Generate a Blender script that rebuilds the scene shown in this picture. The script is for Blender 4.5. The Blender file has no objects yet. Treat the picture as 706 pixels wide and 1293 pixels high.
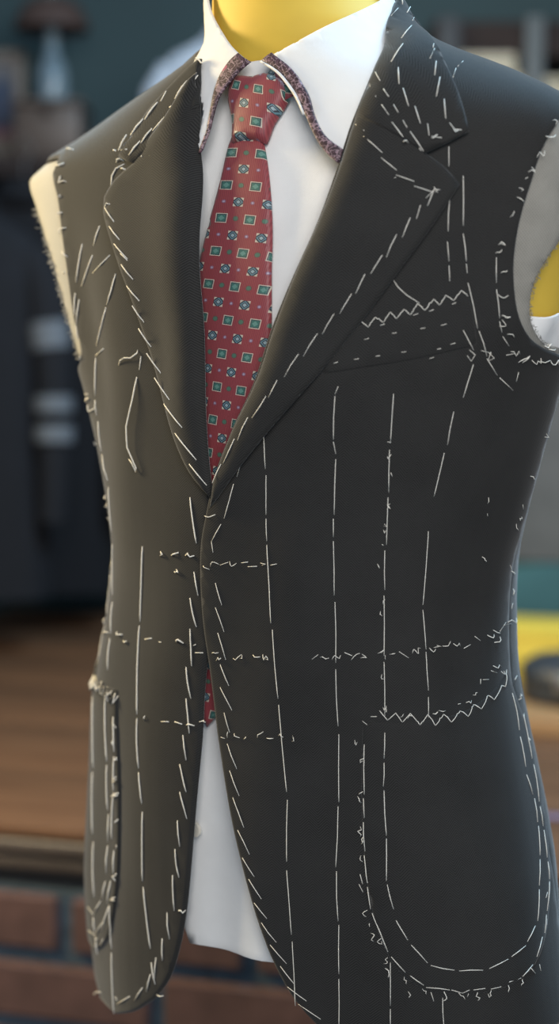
import bpy, bmesh, math, random
import numpy as np
from mathutils import Vector, Matrix
from mathutils.bvhtree import BVHTree
from mathutils.geometry import delaunay_2d_cdt
random.seed(7)
rng = np.random.default_rng(7)
scene = bpy.context.scene
COL = scene.collection

# ------------------------------------------------------------------ camera, world, lights, exposure
F_PX, CX, CY = 2000.0, 353.0, 646.5
PITCH = math.radians(6.2)
CAM = np.array([0.0, 0.0, 1.35])
cd = bpy.data.cameras.new('camera')
cam = bpy.data.objects.new('camera', cd); COL.objects.link(cam)
cam.location = CAM.tolist(); cam.rotation_euler = (math.pi / 2 - PITCH, 0, 0)
cd.sensor_fit = 'VERTICAL'; cd.sensor_height = 36.0; cd.lens = 36.0 * F_PX / 1293.0
cd.clip_start = 0.05
cd.dof.use_dof = True; cd.dof.focus_distance = 1.10; cd.dof.aperture_fstop = 2.7
scene.camera = cam

world = bpy.data.worlds.new('world'); scene.world = world; world.use_nodes = True
bg = world.node_tree.nodes['Background']
bg.inputs[0].default_value = (0.62, 0.80, 1.0, 1); bg.inputs[1].default_value = 0.19

def area(name, loc, target, size, energy, color, sy=None):
    l = bpy.data.lights.new(name, 'AREA'); l.energy = energy; l.color = color
    l.size = size
    if sy: l.shape = 'RECTANGLE'; l.size_y = sy
    o = bpy.data.objects.new(name, l); COL.objects.link(o); o.location = loc
    o.rotation_euler = (Vector(target) - Vector(loc)).to_track_quat('-Z', 'Y').to_euler()
    return o
area('warm_lamp_light', (-1.12, 1.60, 1.80), (0.0, 1.2, 1.35), 0.35, 31, (1.0, 0.80, 0.45))
area('window_light', (0.62, 1.55, 3.0), (0.25, 1.2, 1.5), 0.8, 56, (0.42, 0.73, 1.0))
area('front_fill_light', (0.15, -0.75, 2.15), (0.0, 1.2, 1.2), 1.3, 40, (1.0, 0.965, 0.93))  # added fill from the front for shirt and jacket, no fixture there
area('low_cool_fill_light', (0.35, -0.9, 0.80), (0.0, 1.2, 0.92), 0.8, 6, (0.50, 0.75, 1.0))  # added bluish fill for the shirt tail, no doorway is built
area('background_fill_light', (0.30, 2.05, 2.15), (0.35, 3.8, 1.6), 0.5, 9, (0.95, 0.97, 1.0))  # added fill that brightens the wall and shelves behind the figure

vs = scene.view_settings
scene.display_settings.display_device = 'sRGB'
vs.view_transform = 'Standard'; vs.look = 'None'; vs.gamma = 1.0; vs.exposure = 0.0
vs.use_curve_mapping = False

# ------------------------------------------------------------------ node helpers
def new_mat(name):
    m = bpy.data.materials.new(name); m.use_nodes = True
    nt = m.node_tree; b = nt.nodes['Principled BSDF']
    return m, nt, b
def N(nt, kind, **kw):
    n = nt.nodes.new(kind)
    for k, v in kw.items(): setattr(n, k, v)
    return n
def M_(nt, op, a, b=None, c=None):
    n = nt.nodes.new('ShaderNodeMath'); n.operation = op
    for i, v in enumerate((a, b, c)):
        if v is None: continue
        if isinstance(v, (int, float)): n.inputs[i].default_value = v
        else: nt.links.new(v, n.inputs[i])
    return n.outputs[0]
def MIX(nt, fac, a, b):
    n = nt.nodes.new('ShaderNodeMix'); n.data_type = 'RGBA'
    for s, v in ((0, fac), (6, a), (7, b)):
        if isinstance(v, (int, float)): n.inputs[s].default_value = v
        elif isinstance(v, tuple): n.inputs[s].default_value = (*v, 1) if len(v) == 3 else v
        else: nt.links.new(v, n.inputs[s])
    return n.outputs[2]
def ramp(nt, src, stops):
    r = nt.nodes.new('ShaderNodeValToRGB'); nt.links.new(src, r.inputs[0])
    el = r.color_ramp.elements
    while len(el) < len(stops): el.new(0.5)
    for e, (p, c) in zip(el, stops): e.position = p; e.color = (*c, 1)
    return r.outputs[0]
def bump(nt, b, h, strength, dist):
    n = nt.nodes.new('ShaderNodeBump'); n.inputs['Strength'].default_value = strength; n.inputs['Distance'].default_value = dist
    nt.links.new(h, n.inputs['Height']); nt.links.new(n.outputs[0], b.inputs['Normal'])
def uvxy(nt):
    u = N(nt, 'ShaderNodeUVMap'); s = N(nt, 'ShaderNodeSeparateXYZ'); nt.links.new(u.outputs[0], s.inputs[0])
    return u.outputs[0], s.outputs[0], s.outputs[1]
def noise(nt, vec, scale, detail=3, rough=0.5):
    n = N(nt, 'ShaderNodeTexNoise'); n.inputs['Scale'].default_value = scale
    n.inputs['Detail'].default_value = detail; n.inputs['Roughness'].default_value = rough
    if vec is not None: nt.links.new(vec, n.inputs['Vector'])
    return n.outputs[0]
def objvec(nt, scale=None):
    t = N(nt, 'ShaderNodeTexCoord')
    if scale is None: return t.outputs['Object']
    m = N(nt, 'ShaderNodeMapping'); m.inputs['Scale'].default_value = scale
    nt.links.new(t.outputs['Object'], m.inputs[0]); return m.outputs[0]

def plain(name, col, rough=0.6, var=0.12, scale=30, metallic=0.0, spec=0.5, bs=0.0):
    m, nt, b = new_mat(name)
    f = noise(nt, objvec(nt), scale)
    lo = tuple(c * (1 - var) for c in col); hi = tuple(min(1, c * (1 + var)) for c in col)
    nt.links.new(ramp(nt, f, [(0.3, lo), (0.7, hi)]), b.inputs['Base Color'])
    b.inputs['Roughness'].default_value = rough; b.inputs['Metallic'].default_value = metallic
    b.inputs['Specular IOR Level'].default_value = spec
    if bs: bump(nt, b, f, bs, 0.002)
    return m

def wool(name, col, band=0.006, pitch=0.0018, amp=0.55, sheen=0.25, tint=(0.9, 0.9, 0.9), srough=0.4):
    """fine herringbone suiting: diagonal ribs that turn over at every band"""
    m, nt, b = new_mat(name)
    uv, u, v = uvxy(nt)
    tri = M_(nt, 'PINGPONG', u, band)
    ph = M_(nt, 'MULTIPLY', M_(nt, 'ADD', v, tri), 2 * math.pi / pitch)
    w = M_(nt, 'MULTIPLY_ADD', M_(nt, 'SINE', ph), 0.5, 0.5)
    fine = noise(nt, uv, 1400, 2, 0.6)
    big = noise(nt, uv, 16, 4, 0.6)
    h = M_(nt, 'MULTIPLY_ADD', fine, 0.8, w)
    f = M_(nt, 'MULTIPLY_ADD', w, amp, M_(nt, 'MULTIPLY_ADD', fine, 0.5, M_(nt, 'MULTIPLY', big, 0.5)))
    lo = tuple(c * 0.30 for c in col); hi = tuple(c * 1.9 for c in col)
    nt.links.new(ramp(nt, f, [(0.25, lo), (0.95, hi)]), b.inputs['Base Color'])
    b.inputs['Roughness'].default_value = 0.88; b.inputs['Specular IOR Level'].default_value = 0.18
    b.inputs['Sheen Weight'].default_value = sheen; b.inputs['Sheen Roughness'].default_value = srough
    b.inputs['Sheen Tint'].default_value = (*tint, 1)
    bump(nt, b, h, 0.13, 0.0005)
    return m

def cotton(name, col, pitch=0.0009, var=0.05, sheen=0.1, bs=0.25):
    m, nt, b = new_mat(name)
    uv, u, v = uvxy(nt)
    k = 2 * math.pi / pitch
    w = M_(nt, 'MULTIPLY', M_(nt, 'SINE', M_(nt, 'MULTIPLY', u, k)), M_(nt, 'SINE', M_(nt, 'MULTIPLY', v, k)))
    big = noise(nt, uv, 24, 4, 0.6)
    f = M_(nt, 'MULTIPLY_ADD', w, 0.25, big)
    nt.links.new(ramp(nt, f, [(0.25, tuple(c * (1 - var) for c in col)), (0.75, tuple(min(.95, c * (1 + var)) for c in col))]), b.inputs['Base Color'])
    b.inputs['Roughness'].default_value = 0.8; b.inputs['Specular IOR Level'].default_value = 0.2
    b.inputs['Sheen Weight'].default_value = sheen
    bump(nt, b, M_(nt, 'MULTIPLY_ADD', big, 2.0, w), bs, 0.0004)
    return m

def wood(name, c1, c2, sc=(1.2, 14, 14), rough=0.45):
    m, nt, b = new_mat(name)
    v = objvec(nt, sc)
    f = noise(nt, v, 4, 6, 0.65)
    nt.links.new(ramp(nt, f, [(0.32, c1), (0.68, c2)]), b.inputs['Base Color'])
    b.inputs['Roughness'].default_value = rough
    bump(nt, b, f, 0.15, 0.002)
    return m

def tie_mat(name):
    """dark red silk printed with framed green squares, white-cornered squares and small dots"""
    m, nt, b = new_mat(name)
    uv, u, v = uvxy(nt)
    U = M_(nt, 'FRACT', u); V = M_(nt, 'FRACT', v)
    U2 = M_(nt, 'FRACT', M_(nt, 'ADD', u, 0.5)); V2 = M_(nt, 'FRACT', M_(nt, 'ADD', v, 0.5))
    PX, PY = 0.0172, 0.0232
    def d(c, size): return M_(nt, 'ABSOLUTE', M_(nt, 'MULTIPLY', M_(nt, 'SUBTRACT', c, 0.5), size))
    ax, ay, bx, by = d(U, PX), d(V, PY), d(U2, PX), d(V2, PY)
    def box(x, y, s): return M_(nt, 'LESS_THAN', M_(nt, 'MAXIMUM', x, y), s)
    def dia(x, y, s): return M_(nt, 'LESS_THAN', M_(nt, 'ADD', x, y), s)
    def disc(x, y, s): return M_(nt, 'LESS_THAN', M_(nt, 'SQRT', M_(nt, 'ADD', M_(nt, 'MULTIPLY', x, x), M_(nt, 'MULTIPLY', y, y))), s)
    rib = M_(nt, 'MULTIPLY_ADD', M_(nt, 'SINE', M_(nt, 'MULTIPLY', u, 2 * math.pi * 16)), 0.5, 0.5)
    c = MIX(nt, rib, (0.175, 0.028, 0.036), (0.25, 0.042, 0.050))
    cream, green, blue, dark = (0.47, 0.42, 0.34), (0.035, 0.12, 0.10), (0.08, 0.14, 0.22), (0.03, 0.035, 0.05)
    c = MIX(nt, box(ax, ay, 0.0033), c, cream)
    c = MIX(nt, box(ax, ay, 0.0028), c, dark)
    c = MIX(nt, box(ax, ay, 0.0023), c, green)
    c = MIX(nt, dia(ax, ay, 0.0018), c, (0.10, 0.22, 0.19))
    c = MIX(nt, disc(bx, ay, 0.0019), c, (0.10, 0.055, 0.05))
    c = MIX(nt, disc(bx, ay, 0.0014), c, (0.06, 0.13, 0.09))
    c = MIX(nt, box(bx, by, 0.0031), c, cream)
    c = MIX(nt, M_(nt, 'MULTIPLY', dia(bx, by, 0.0042), box(bx, by, 0.0031)), c, dark)
    c = MIX(nt, dia(bx, by, 0.0029), c, (0.10, 0.20, 0.24))
    c = MIX(nt, dia(bx, by, 0.0021), c, dark)
    c = MIX(nt, dia(bx, by, 0.0013), c, (0.25, 0.33, 0.36))
    c = MIX(nt, disc(ax, by, 0.0012), c, (0.19, 0.10, 0.16))
    c = MIX(nt, disc(ax, by, 0.0006), c, (0.35, 0.28, 0.36))
    nt.links.new(c, b.inputs['Base Color'])
    b.inputs['Roughness'].default_value = 0.5; b.inputs['Sheen Weight'].default_value = 0.15
    bump(nt, b, rib, 0.25, 0.0003)
    return m

def paisley_mat(name):
    m, nt, b = new_mat(name)
    uv, u, v = uvxy(nt)
    nz = N(nt, 'ShaderNodeTexNoise'); nz.inputs['Scale'].default_value = 240; nt.links.new(uv, nz.inputs['Vector'])
    mx = N(nt, 'ShaderNodeVectorMath', operation='MULTIPLY_ADD'); nt.links.new(nz.outputs['Color'], mx.inputs[0])
    mx.inputs[1].default_value = (0.008, 0.008, 0); nt.links.new(uv, mx.inputs[2])
    vo = N(nt, 'ShaderNodeTexVoronoi', feature='DISTANCE_TO_EDGE'); vo.inputs['Scale'].default_value = 260
    nt.links.new(mx.outputs[0], vo.inputs['Vector'])
    c = ramp(nt, vo.outputs[0], [(0.02, (0.26, 0.17, 0.20)), (0.09, (0.022, 0.010, 0.015)), (0.26, (0.045, 0.018, 0.028)), (0.5, (0.20, 0.11, 0.14))])
    c = MIX(nt, M_(nt, 'GREATER_THAN', noise(nt, uv, 75, 1), 0.70), c, (0.26, 0.05, 0.11))
    nt.links.new(c, b.inputs['Base Color']); b.inputs['Roughness'].default_value = 0.55
    return m

MAT = {}
MAT['wool'] = wool('charcoal_herringbone_wool', (0.0155, 0.0153, 0.0149))
MAT['wool_lining'] = wool('charcoal_wool_reverse', (0.026, 0.025, 0.024))
MAT['canvas'] = cotton('raw_hair_canvas', (0.235, 0.225, 0.20), pitch=0.0022, var=0.22, bs=0.5)
MAT['white_canvas'] = cotton('white_interlining', (0.38, 0.37, 0.34), pitch=0.0012, var=0.05)
MAT['shirt'] = cotton('white_shirting', (0.72, 0.715, 0.705))
MAT['tie'] = tie_mat('printed_red_silk')
MAT['paisley'] = paisley_mat('paisley_trim')
MAT['yellow'] = plain('yellow_linen_form', (0.62, 0.42, 0.05), 0.7, 0.06, 22, bs=0.1)
MAT['thread'] = plain('white_basting_thread', (0.72, 0.69, 0.62), 0.8, 0.08, 400)
MAT['thread_grey'] = plain('pale_grey_thread', (0.50, 0.50, 0.48), 0.8, 0.08, 400)
MAT['steel'] = plain('brushed_steel', (0.45, 0.45, 0.45), 0.35, 0.05, 60, metallic=1.0)
MAT['button'] = plain('pearl_button', (0.62, 0.58, 0.50), 0.3, 0.06, 200)

# ------------------------------------------------------------------ object helpers
def tag(o, label=None, cat=None, group=None, kind=None):
    if label: o['label'] = label
    if cat: o['category'] = cat
    if group: o['group'] = group
    if kind: o['kind'] = kind
    return o
def empty(name, loc, label, cat, group=None, rz=0.0):
    o = bpy.data.objects.new(name, None); COL.objects.link(o); o.location = loc; o.rotation_euler = (0, 0, rz)
    o.empty_display_size = 0.05
    return tag(o, label, cat, group)
def root_loc(o):
    p = Vector((0, 0, 0))
    while o is not None: p = p + Vector(o.location); o = o.parent
    return p
def mesh_obj(name, verts, faces, mat, parent=None, uvs=None, smooth=True, world_coords=True):
    v = np.asarray(verts, float)
    if parent is not None and world_coords: v = v - np.array(root_loc(parent))
    me = bpy.data.meshes.new(name); me.from_pydata(v.tolist(), [], [tuple(f) for f in faces])
    me.update()
    if uvs is not None:
        lay = me.uv_layers.new(name='UVMap')
        li = np.empty(len(me.loops), np.int32); me.loops.foreach_get('vertex_index', li)
        lay.data.foreach_set('uv', np.asarray(uvs, np.float32)[li].ravel())
    if smooth: me.polygons.foreach_set('use_smooth', [True] * len(me.polygons))
    me.materials.append(mat)
    o = bpy.data.objects.new(name, me); COL.objects.link(o)
    if parent is not None: o.parent = parent
    return o
class MB:
    """collects shapes, then links them as one mesh object (local coordinates of its parent)"""
    def __init__(s): s.bm = bmesh.new()
    def box(s, c, size, bevel=0.0, rot=None, seg=2):
        r = bmesh.ops.create_cube(s.bm, size=1.0); vs_ = r['verts']
        bmesh.ops.scale(s.bm, vec=size, verts=vs_)
        if bevel:
            es = list({e for v in vs_ for e in v.link_edges})
            rr = bmesh.ops.bevel(s.bm, geom=es, offset=bevel, segments=seg, affect='EDGES', profile=0.5)
            vs_ = list({v for f in rr['faces'] for v in f.verts} | {v for v in vs_ if v.is_valid})
        m = Matrix.Translation(c) @ (rot.to_4x4() if rot is not None else Matrix())
        bmesh.ops.transform(s.bm, matrix=m, verts=vs_)
        return s
    def lathe(s, prof, c=(0, 0, 0), n=24, rot=None):
        rings = []
        R = rot if rot is not None else Matrix.Identity(3)
        for r, z in prof:
            rings.append([s.bm.verts.new(Vector(c) + R @ Vector((r * math.cos(2 * math.pi * k / n), r * math.sin(2 * math.pi * k / n), z))) for k in range(n)])
        for a, b in zip(rings, rings[1:]):
            for k in range(n): s.bm.faces.new((a[k], a[(k + 1) % n], b[(k + 1) % n], b[k]))
        s.bm.faces.new(rings[0][::-1]); s.bm.faces.new(rings[-1])
        return s
    def tube(s, pts, rad, n=8):
        pts = [Vector(p) for p in pts]; rads = rad if isinstance(rad, (list, tuple)) else [rad] * len(pts)
        rings = []; up = None
        for i, p in enumerate(pts):
            tg = (pts[min(i + 1, len(pts) - 1)] - pts[max(i - 1, 0)]).normalized()
            if up is None: up = tg.orthogonal()
            up = (up - tg * up.dot(tg)).normalized(); sd = tg.cross(up)
            rings.append([s.bm.verts.new(p + (up * math.cos(2 * math.pi * k / n) + sd * math.sin(2 * math.pi * k / n)) * rads[i]) for k in range(n)])
        for a, b in zip(rings, rings[1:]):
            for k in range(n): s.bm.faces.new((a[k], a[(k + 1) % n], b[(k + 1) % n], b[k]))
        s.bm.faces.new(rings[0][::-1]); s.bm.faces.new(rings[-1])
        return s
    def loft(s, secs, n=32, cap=True):
        """secs: (cx, cy, z, a, b, wobble)"""
        rings = []
        for cx, cy, z, a, b, wob in secs:
            ring = []
            for k in range(n):
                t = 2 * math.pi * k / n
                q = 1 + wob * math.sin(t * 7 + z * 3)
                ring.append(s.bm.verts.new((cx + a * q * math.copysign(abs(math.cos(t)) ** 0.85, math.cos(t)), cy + b * q * math.copysign(abs(math.sin(t)) ** 0.85, math.sin(t)), z)))
            rings.append(ring)
        for a, b in zip(rings, rings[1:]):
            for k in range(n): s.bm.faces.new((a[k], a[(k + 1) % n], b[(k + 1) % n], b[k]))
        if cap: s.bm.faces.new(rings[0][::-1]); s.bm.faces.new(rings[-1])
        return s
    def build(s, name, mat, parent=None, smooth=True, link=True):
        bmesh.ops.recalc_face_normals(s.bm, faces=s.bm.faces)
        me = bpy.data.meshes.new(name); s.bm.to_mesh(me); s.bm.free()
        if smooth:
            for p in me.polygons: p.use_smooth = True
            try: me.set_sharp_from_angle(angle=math.radians(40))
            except Exception: pass
        me.materials.append(mat)
        o = bpy.data.objects.new(name, me)
        COL.objects.link(o)
        if parent is not None: o.parent = parent
        return o

# ------------------------------------------------------------------ projection
cp, sp_ = math.cos(PITCH), math.sin(PITCH)
def project(P):
    P = np.asarray(P, float); dx = P[..., 0] - CAM[0]; dy = P[..., 1] - CAM[1]; dz = P[..., 2] - CAM[2]
    fw = dy * cp - dz * sp_; up = dy * sp_ + dz * cp
    return CX + F_PX * dx / fw, CY - F_PX * up / fw
def ray(x, y):
    a, b = (x - CX) / F_PX, (CY - y) / F_PX
    d = np.array([a, cp + b * sp_, -sp_ + b * cp]); return d / np.linalg.norm(d)
def at(x, y, Y):
    """point of the room seen at pixel (x, y), at distance Y from the camera wall"""
    d = ray(x, y); return CAM + d * (Y / d[1])

# ------------------------------------------------------------------ the dressed torso: one closed surface S(t, z)
PSI = math.radians(35)
DV = np.array([-math.sin(PSI), -math.cos(PSI), 0.0])       # where the figure faces
LV = np.array([math.cos(PSI), -math.sin(PSI), 0.0])        # the figure's left
AXY = 1.20
def pl(tab, x):
    tab = np.array(sorted(tab), float); return np.interp(x, tab[:, 0], tab[:, 1])
XL_T = [(-140, 262), (-60, 258), (10, 254), (62, 254), (74, 247), (95, 214), (120, 177), (160, 122), (190, 78), (222, 23), (270, 39), (330, 58), (390, 75), (430, 89),
        (450, 97), (500, 110), (560, 121), (620, 128), (690, 134), (740, 132), (790, 127), (860, 115), (930, 111), (1000, 110), (1100, 111), (1180, 115), (1240, 120), (1400, 122)]
XR_T = [(-140, 478), (-60, 484), (-10, 497), (5, 503), (20, 515), (50, 545), (70, 580), (92, 640), (122, 706), (140, 738), (170, 752), (300, 748), (400, 735), (450, 718), (490, 706), (550, 689), (600, 675), (660, 660),
        (700, 650), (750, 648), (800, 650), (850, 653), (900, 663), (960, 675), (1020, 688), (1060, 697), (1100, 705), (1200, 715), (1293, 722), (1400, 728)]
B_T = [(0.75, .120), (0.88, .121), (0.98, .121), (1.08, .117), (1.15, .115), (1.25, .120), (1.33, .122), (1.40, .117), (1.46, .104), (1.50, .091), (1.53, .081), (1.56, .071), (1.59, .064), (1.63, .060), (1.75, .058)]
XC_T = [(0.75, .029), (1.35, .028), (1.5, .024), (1.6, .018), (1.75, .016)]
ZG = np.linspace(0.78, 1.74, 481)
def smooth1(a, sig):
    k = int(sig * 4) + 1; w = np.exp(-0.5 * (np.arange(-k, k + 1) / sig) ** 2); w /= w.sum()
    return np.convolve(np.pad(a, k, mode='edge'), w, 'valid')
BG = smooth1(pl(B_T, ZG), 6); XCG = smooth1(pl(XC_T, ZG), 10)
OFF_FIT = 0.006
def fit_side(sgn, tab):
    a = np.full(len(ZG), 0.16)
    t = np.linspace(0.0, math.pi, 361) * sgn
    for it in range(60):
        ae = a[:, None] + OFF_FIT; be = BG[:, None] + OFF_FIT
        P = np.stack([XCG[:, None] + ae * abs(np.sin(t)) * sgn * LV[0] + be * np.cos(t) * DV[0],
                      AXY + ae * abs(np.sin(t)) * sgn * LV[1] + be * np.cos(t) * DV[1], np.broadcast_to(ZG[:, None], (len(ZG), len(t)))], -1)
        x, y = project(P)
        i = np.argmax(x * sgn, 1); r = np.arange(len(ZG))
        tx = pl(tab, y[r, i])
        err = (tx - x[r, i]) * sgn
        a = np.clip(a + 0.35 * err * 0.0006, 0.03, 0.34)
    return a
def fit_all(sgn, tab, ridge):
    """fit the half widths; then move the shoulder rows until the ridge itself runs through its points"""
    tab = [list(p) for p in tab]; want = {i: tab[i][0] for i in range(len(tab)) if tab[i][1] in ridge}
    t = np.linspace(0.05, 3.0, 260) * sgn
    for it in range(7):
        a = smooth1(fit_side(sgn, tab), 4.0)
        ae, be = a[:, None] + OFF_FIT, BG[:, None] + OFF_FIT
        P = np.stack([XCG[:, None] + ae * abs(np.sin(t)) * sgn * LV[0] + be * np.cos(t) * DV[0], AXY + ae * abs(np.sin(t)) * sgn * LV[1] + be * np.cos(t) * DV[1],
                      np.broadcast_to(ZG[:, None], (len(ZG), len(t)))], -1)
        x, y = project(P)
        for i, w in want.items():
            near = np.abs(x - tab[i][1]) < 3.0
            if near.any(): tab[i][0] += 0.7 * (w - y[near].min())
    return a
AL = fit_all(-1, XL_T, (214, 177, 122, 78)); AR = fit_all(1, XR_T, (545, 580, 640, 706))
def S0(t, z):
    t = np.asarray(t, float); z = np.asarray(z, float)
    b = np.interp(z, ZG, BG); xc = np.interp(z, ZG, XCG); al = np.interp(z, ZG, AL); ar = np.interp(z, ZG, AR)
    s = np.sin(t); c = np.cos(t)
    a = np.where(s < 0, al, ar)
    # soft drape: shallow folds over the chest, the waist and below the right shoulder
    w = np.clip((1.50 - z) / 0.10, 0, 1)
    k = w * (0.0020 * np.sin(5 * t + 9 * z) + 0.0011 * np.sin(11 * t - 14 * z + 1.0) + 0.0010 * np.sin(33 * z + 3 * t))
    k = k + w * 0.004 * np.exp(-((t + 0.95) / 0.16) ** 2 - ((z - 1.40) / 0.09) ** 2) - w * 0.004 * np.exp(-((t + 0.70) / 0.13) ** 2 - ((z - 1.36) / 0.10) ** 2)
    return np.stack([xc + (a + k) * s * LV[0] + (b + k) * c * DV[0], AXY + (a + k) * s * LV[1] + (b + k) * c * DV[1], z], -1)
def SN(t, z):
    e = 1e-3
    dt = S0(t + e, z) - S0(t - e, z); dz = S0(t, z + e) - S0(t, z - e)
    n = np.cross(dt, dz); n /= np.linalg.norm(n, axis=-1, keepdims=True) + 1e-12
    return n
def S(t, z, off=0.0):
    n = SN(t, z); return S0(t, z) + n * (np.asarray(off)[..., None] if np.ndim(off) else off)
KU = 0.15                                                     # u = KU * t, in metres
_bvh = {}
TN, ZN = 360, 300
TT = np.linspace(-math.pi, math.pi, TN + 1); ZZ = np.linspace(0.79, 1.73, ZN + 1)
def get_bvh(off):
    key = round(off, 5)
    if key not in _bvh:
        T, Z = np.meshgrid(TT, ZZ); V = S(T, Z, off).reshape(-1, 3)
        fs = [(j * (TN + 1) + i, j * (TN + 1) + i + 1, (j + 1) * (TN + 1) + i + 1, (j + 1) * (TN + 1) + i) for j in range(ZN) for i in range(TN)]
        _bvh[key] = (BVHTree.FromPolygons(V.tolist(), fs), V)
    return _bvh[key]
def cast(x, y, off):
    """(t, z) of the torso surface seen at pixel (x, y); off the silhouette it slides inwards"""
    tree, V = get_bvh(off)
    x0 = x
    for k in range(160):
        d = ray(x, y)
        loc, nor, idx, dist = tree.ray_cast(Vector(CAM), Vector(d))
        if idx is not None:
            j, i = divmod(idx, TN); p = np.array(loc)
            q00 = V[j * (TN + 1) + i]; q10 = V[j * (TN + 1) + i + 1]; q01 = V[(j + 1) * (TN + 1) + i]
            A = np.stack([q10 - q00, q01 - q00], 1); sol, *_ = np.linalg.lstsq(A, p - q00, rcond=None)
            return TT[i] + sol[0] * (TT[1] - TT[0]), ZZ[j] + sol[1] * (ZZ[1] - ZZ[0])
        if y < 230 and (x0 < 245 or x0 > 505): y += 1.0
        else: x += 1.0 if x0 < 390 else -1.0
    raise RuntimeError('no hit %s %s' % (x0, y))
def pt(p, off):
    return (p[0], p[1]) if len(p) == 3 else cast(p[0], p[1], off)

def catmull(P, step):
    P = np.asarray(P, float)
    if len(P) < 3:
        n = max(1, int(np.linalg.norm(P[-1] - P[0]) / step)); return P[0] + (P[-1] - P[0]) * np.linspace(0, 1, n + 1)[:, None]
    E = np.vstack([2 * P[0] - P[1], P, 2 * P[-1] - P[-2]]); out = []
    for i in range(1, len(E) - 2):
        p0, p1, p2, p3 = E[i - 1:i + 3]; n = max(1, int(np.linalg.norm(p2 - p1) / step))
        d01, d12, d23 = [max(1e-6, np.linalg.norm(q - p) ** 0.5) for p, q in ((p0, p1), (p1, p2), (p2, p3))]
        m1 = (p1 - p0) / d01 - (p2 - p0) / (d01 + d12) + (p2 - p1) / d12
        m2 = (p2 - p1) / d12 - (p3 - p1) / (d12 + d23) + (p3 - p2) / d23
        m1 *= d12; m2 *= d12
        for k in range(n):
            s = k / n
            out.append((2 * s**3 - 3 * s**2 + 1) * p1 + (s**3 - 2 * s**2 + s) * m1 + (-2 * s**3 + 3 * s**2) * p2 + (s**3 - s**2) * m2)
    out.append(P[-1]); return np.array(out)
def outline(runs, off, step=0.006):
    out = []
    for r in runs:
        q = catmull([(KU * a, b) for a, b in (pt(p, off) for p in r)], step)
        for p in q:
            if not out or np.linalg.norm(p - out[-1]) > 6e-4: out.append(p)
    if np.linalg.norm(out[0] - out[-1]) < 6e-4: out.pop()
    return np.array(out)
def inside(P, poly):
    x, y = P[:, 0], P[:, 1]; r = np.zeros(len(P), bool)
    for (x1, y1), (x2, y2) in zip(poly, np.roll(poly, -1, 0)):
        c = ((y1 > y) != (y2 > y)); xi = (x2 - x1) * (y - y1) / (y2 - y1 + 1e-15) + x1
        r ^= c & (x < xi)
    return r
def bdist(P, poly):
    d = np.full(len(P), 1e9)
    for a, b in zip(poly, np.roll(poly, -1, 0)):
        e = b - a; s = np.clip(((P - a) @ e) / (e @ e + 1e-15), 0, 1)
        d = np.minimum(d, np.linalg.norm(P - a - s[:, None] * e, axis=1))
    return d
def shell(name, runs, off, th, mat, parent, grid=0.009, rad=0.0018, offfn=None, uvfn=None, step=0.006, puff=0.0):
    """a cloth piece: outline on the torso surface, triangulated, given thickness and a rounded edge"""
    poly = outline(runs, off, step)
    lo, hi = poly.min(0), poly.max(0)
    gx, gy = np.meshgrid(np.arange(lo[0], hi[0], grid), np.arange(lo[1], hi[1], grid))
    gx = gx + (np.arange(gx.shape[0]) % 2)[:, None] * grid * 0.5
    G = np.stack([gx.ravel(), gy.ravel()], 1); G = G[inside(G, poly)]
    if len(G): G = G[bdist(G, poly) > max(grid * 0.35, rad * 1.5)]
    e = np.roll(poly, -1, 0) - np.roll(poly, 1, 0); nrm = np.stack([-e[:, 1], e[:, 0]], 1); nrm /= np.linalg.norm(nrm, axis=1)[:, None] + 1e-12
    area2 = np.sum(poly[:, 0] * np.roll(poly[:, 1], -1) - np.roll(poly[:, 0], -1) * poly[:, 1])
    if area2 < 0: nrm = -nrm
    pts = [poly]
    for f in (0.35, 1.0):
        R = poly + nrm * rad * f; R = R[inside(R, poly)]
        if len(R): R = R[bdist(R, poly) > rad * f * 0.8]
        pts.append(R)
    pts.append(G); A = np.vstack([p for p in pts if len(p)])
    n = len(poly)
    res = delaunay_2d_cdt([Vector(p) for p in A], [(i, (i + 1) % n) for i in range(n)], [], 1, 1e-6)
    W = np.array([(v.x, v.y) for v in res[0]]); F = [tuple(f) for f in res[2]]
    ctr = np.array([(W[f[0]] + W[f[1]] + W[f[2]]) / 3 for f in F]); ok = inside(ctr, poly)
    F = [f for f, k in zip(F, ok) if k]
    # orient outward (u right of the figure's front, z up)
    F2 = []
    for f in F:
        a, b, c = W[f[0]], W[f[1]], W[f[2]]
        F2.append(f if (b[0] - a[0]) * (c[1] - a[1]) - (b[1] - a[1]) * (c[0] - a[0]) > 0 else f[::-1])
    F = F2
    D = bdist(W, poly)
    q = np.clip(D / rad, 0, 1); drop = th * 0.75 * (1 - np.sqrt(np.clip(1 - (1 - q) ** 2, 0, 1)))
    o = np.full(len(W), off) - drop
    if puff: o = o + puff * np.clip(D / 0.02, 0, 1) ** 0.6
    lift = offfn(W[:, 0] / KU, W[:, 1], D) if offfn else 0.0
    t, z = W[:, 0] / KU, W[:, 1]
    top = S(t, z, o + lift); bot = S(t, z, np.full(len(W), off - th) + lift)
    nv = len(W); faces = list(F) + [tuple(i + nv for i in f[::-1]) for f in F]
    cnt = {}
    for f in F:
        for i in range(3):
            k = (f[i], f[(i + 1) % 3]); cnt[k] = 1
    for (i, j) in list(cnt):
        if (j, i) not in cnt: faces.append((j, i, i + nv, j + nv))
    uv = uvfn(t, z) if uvfn else W
    return mesh_obj(name, np.vstack([top, bot]), faces, mat, parent, np.vstack([uv, uv]))

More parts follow.
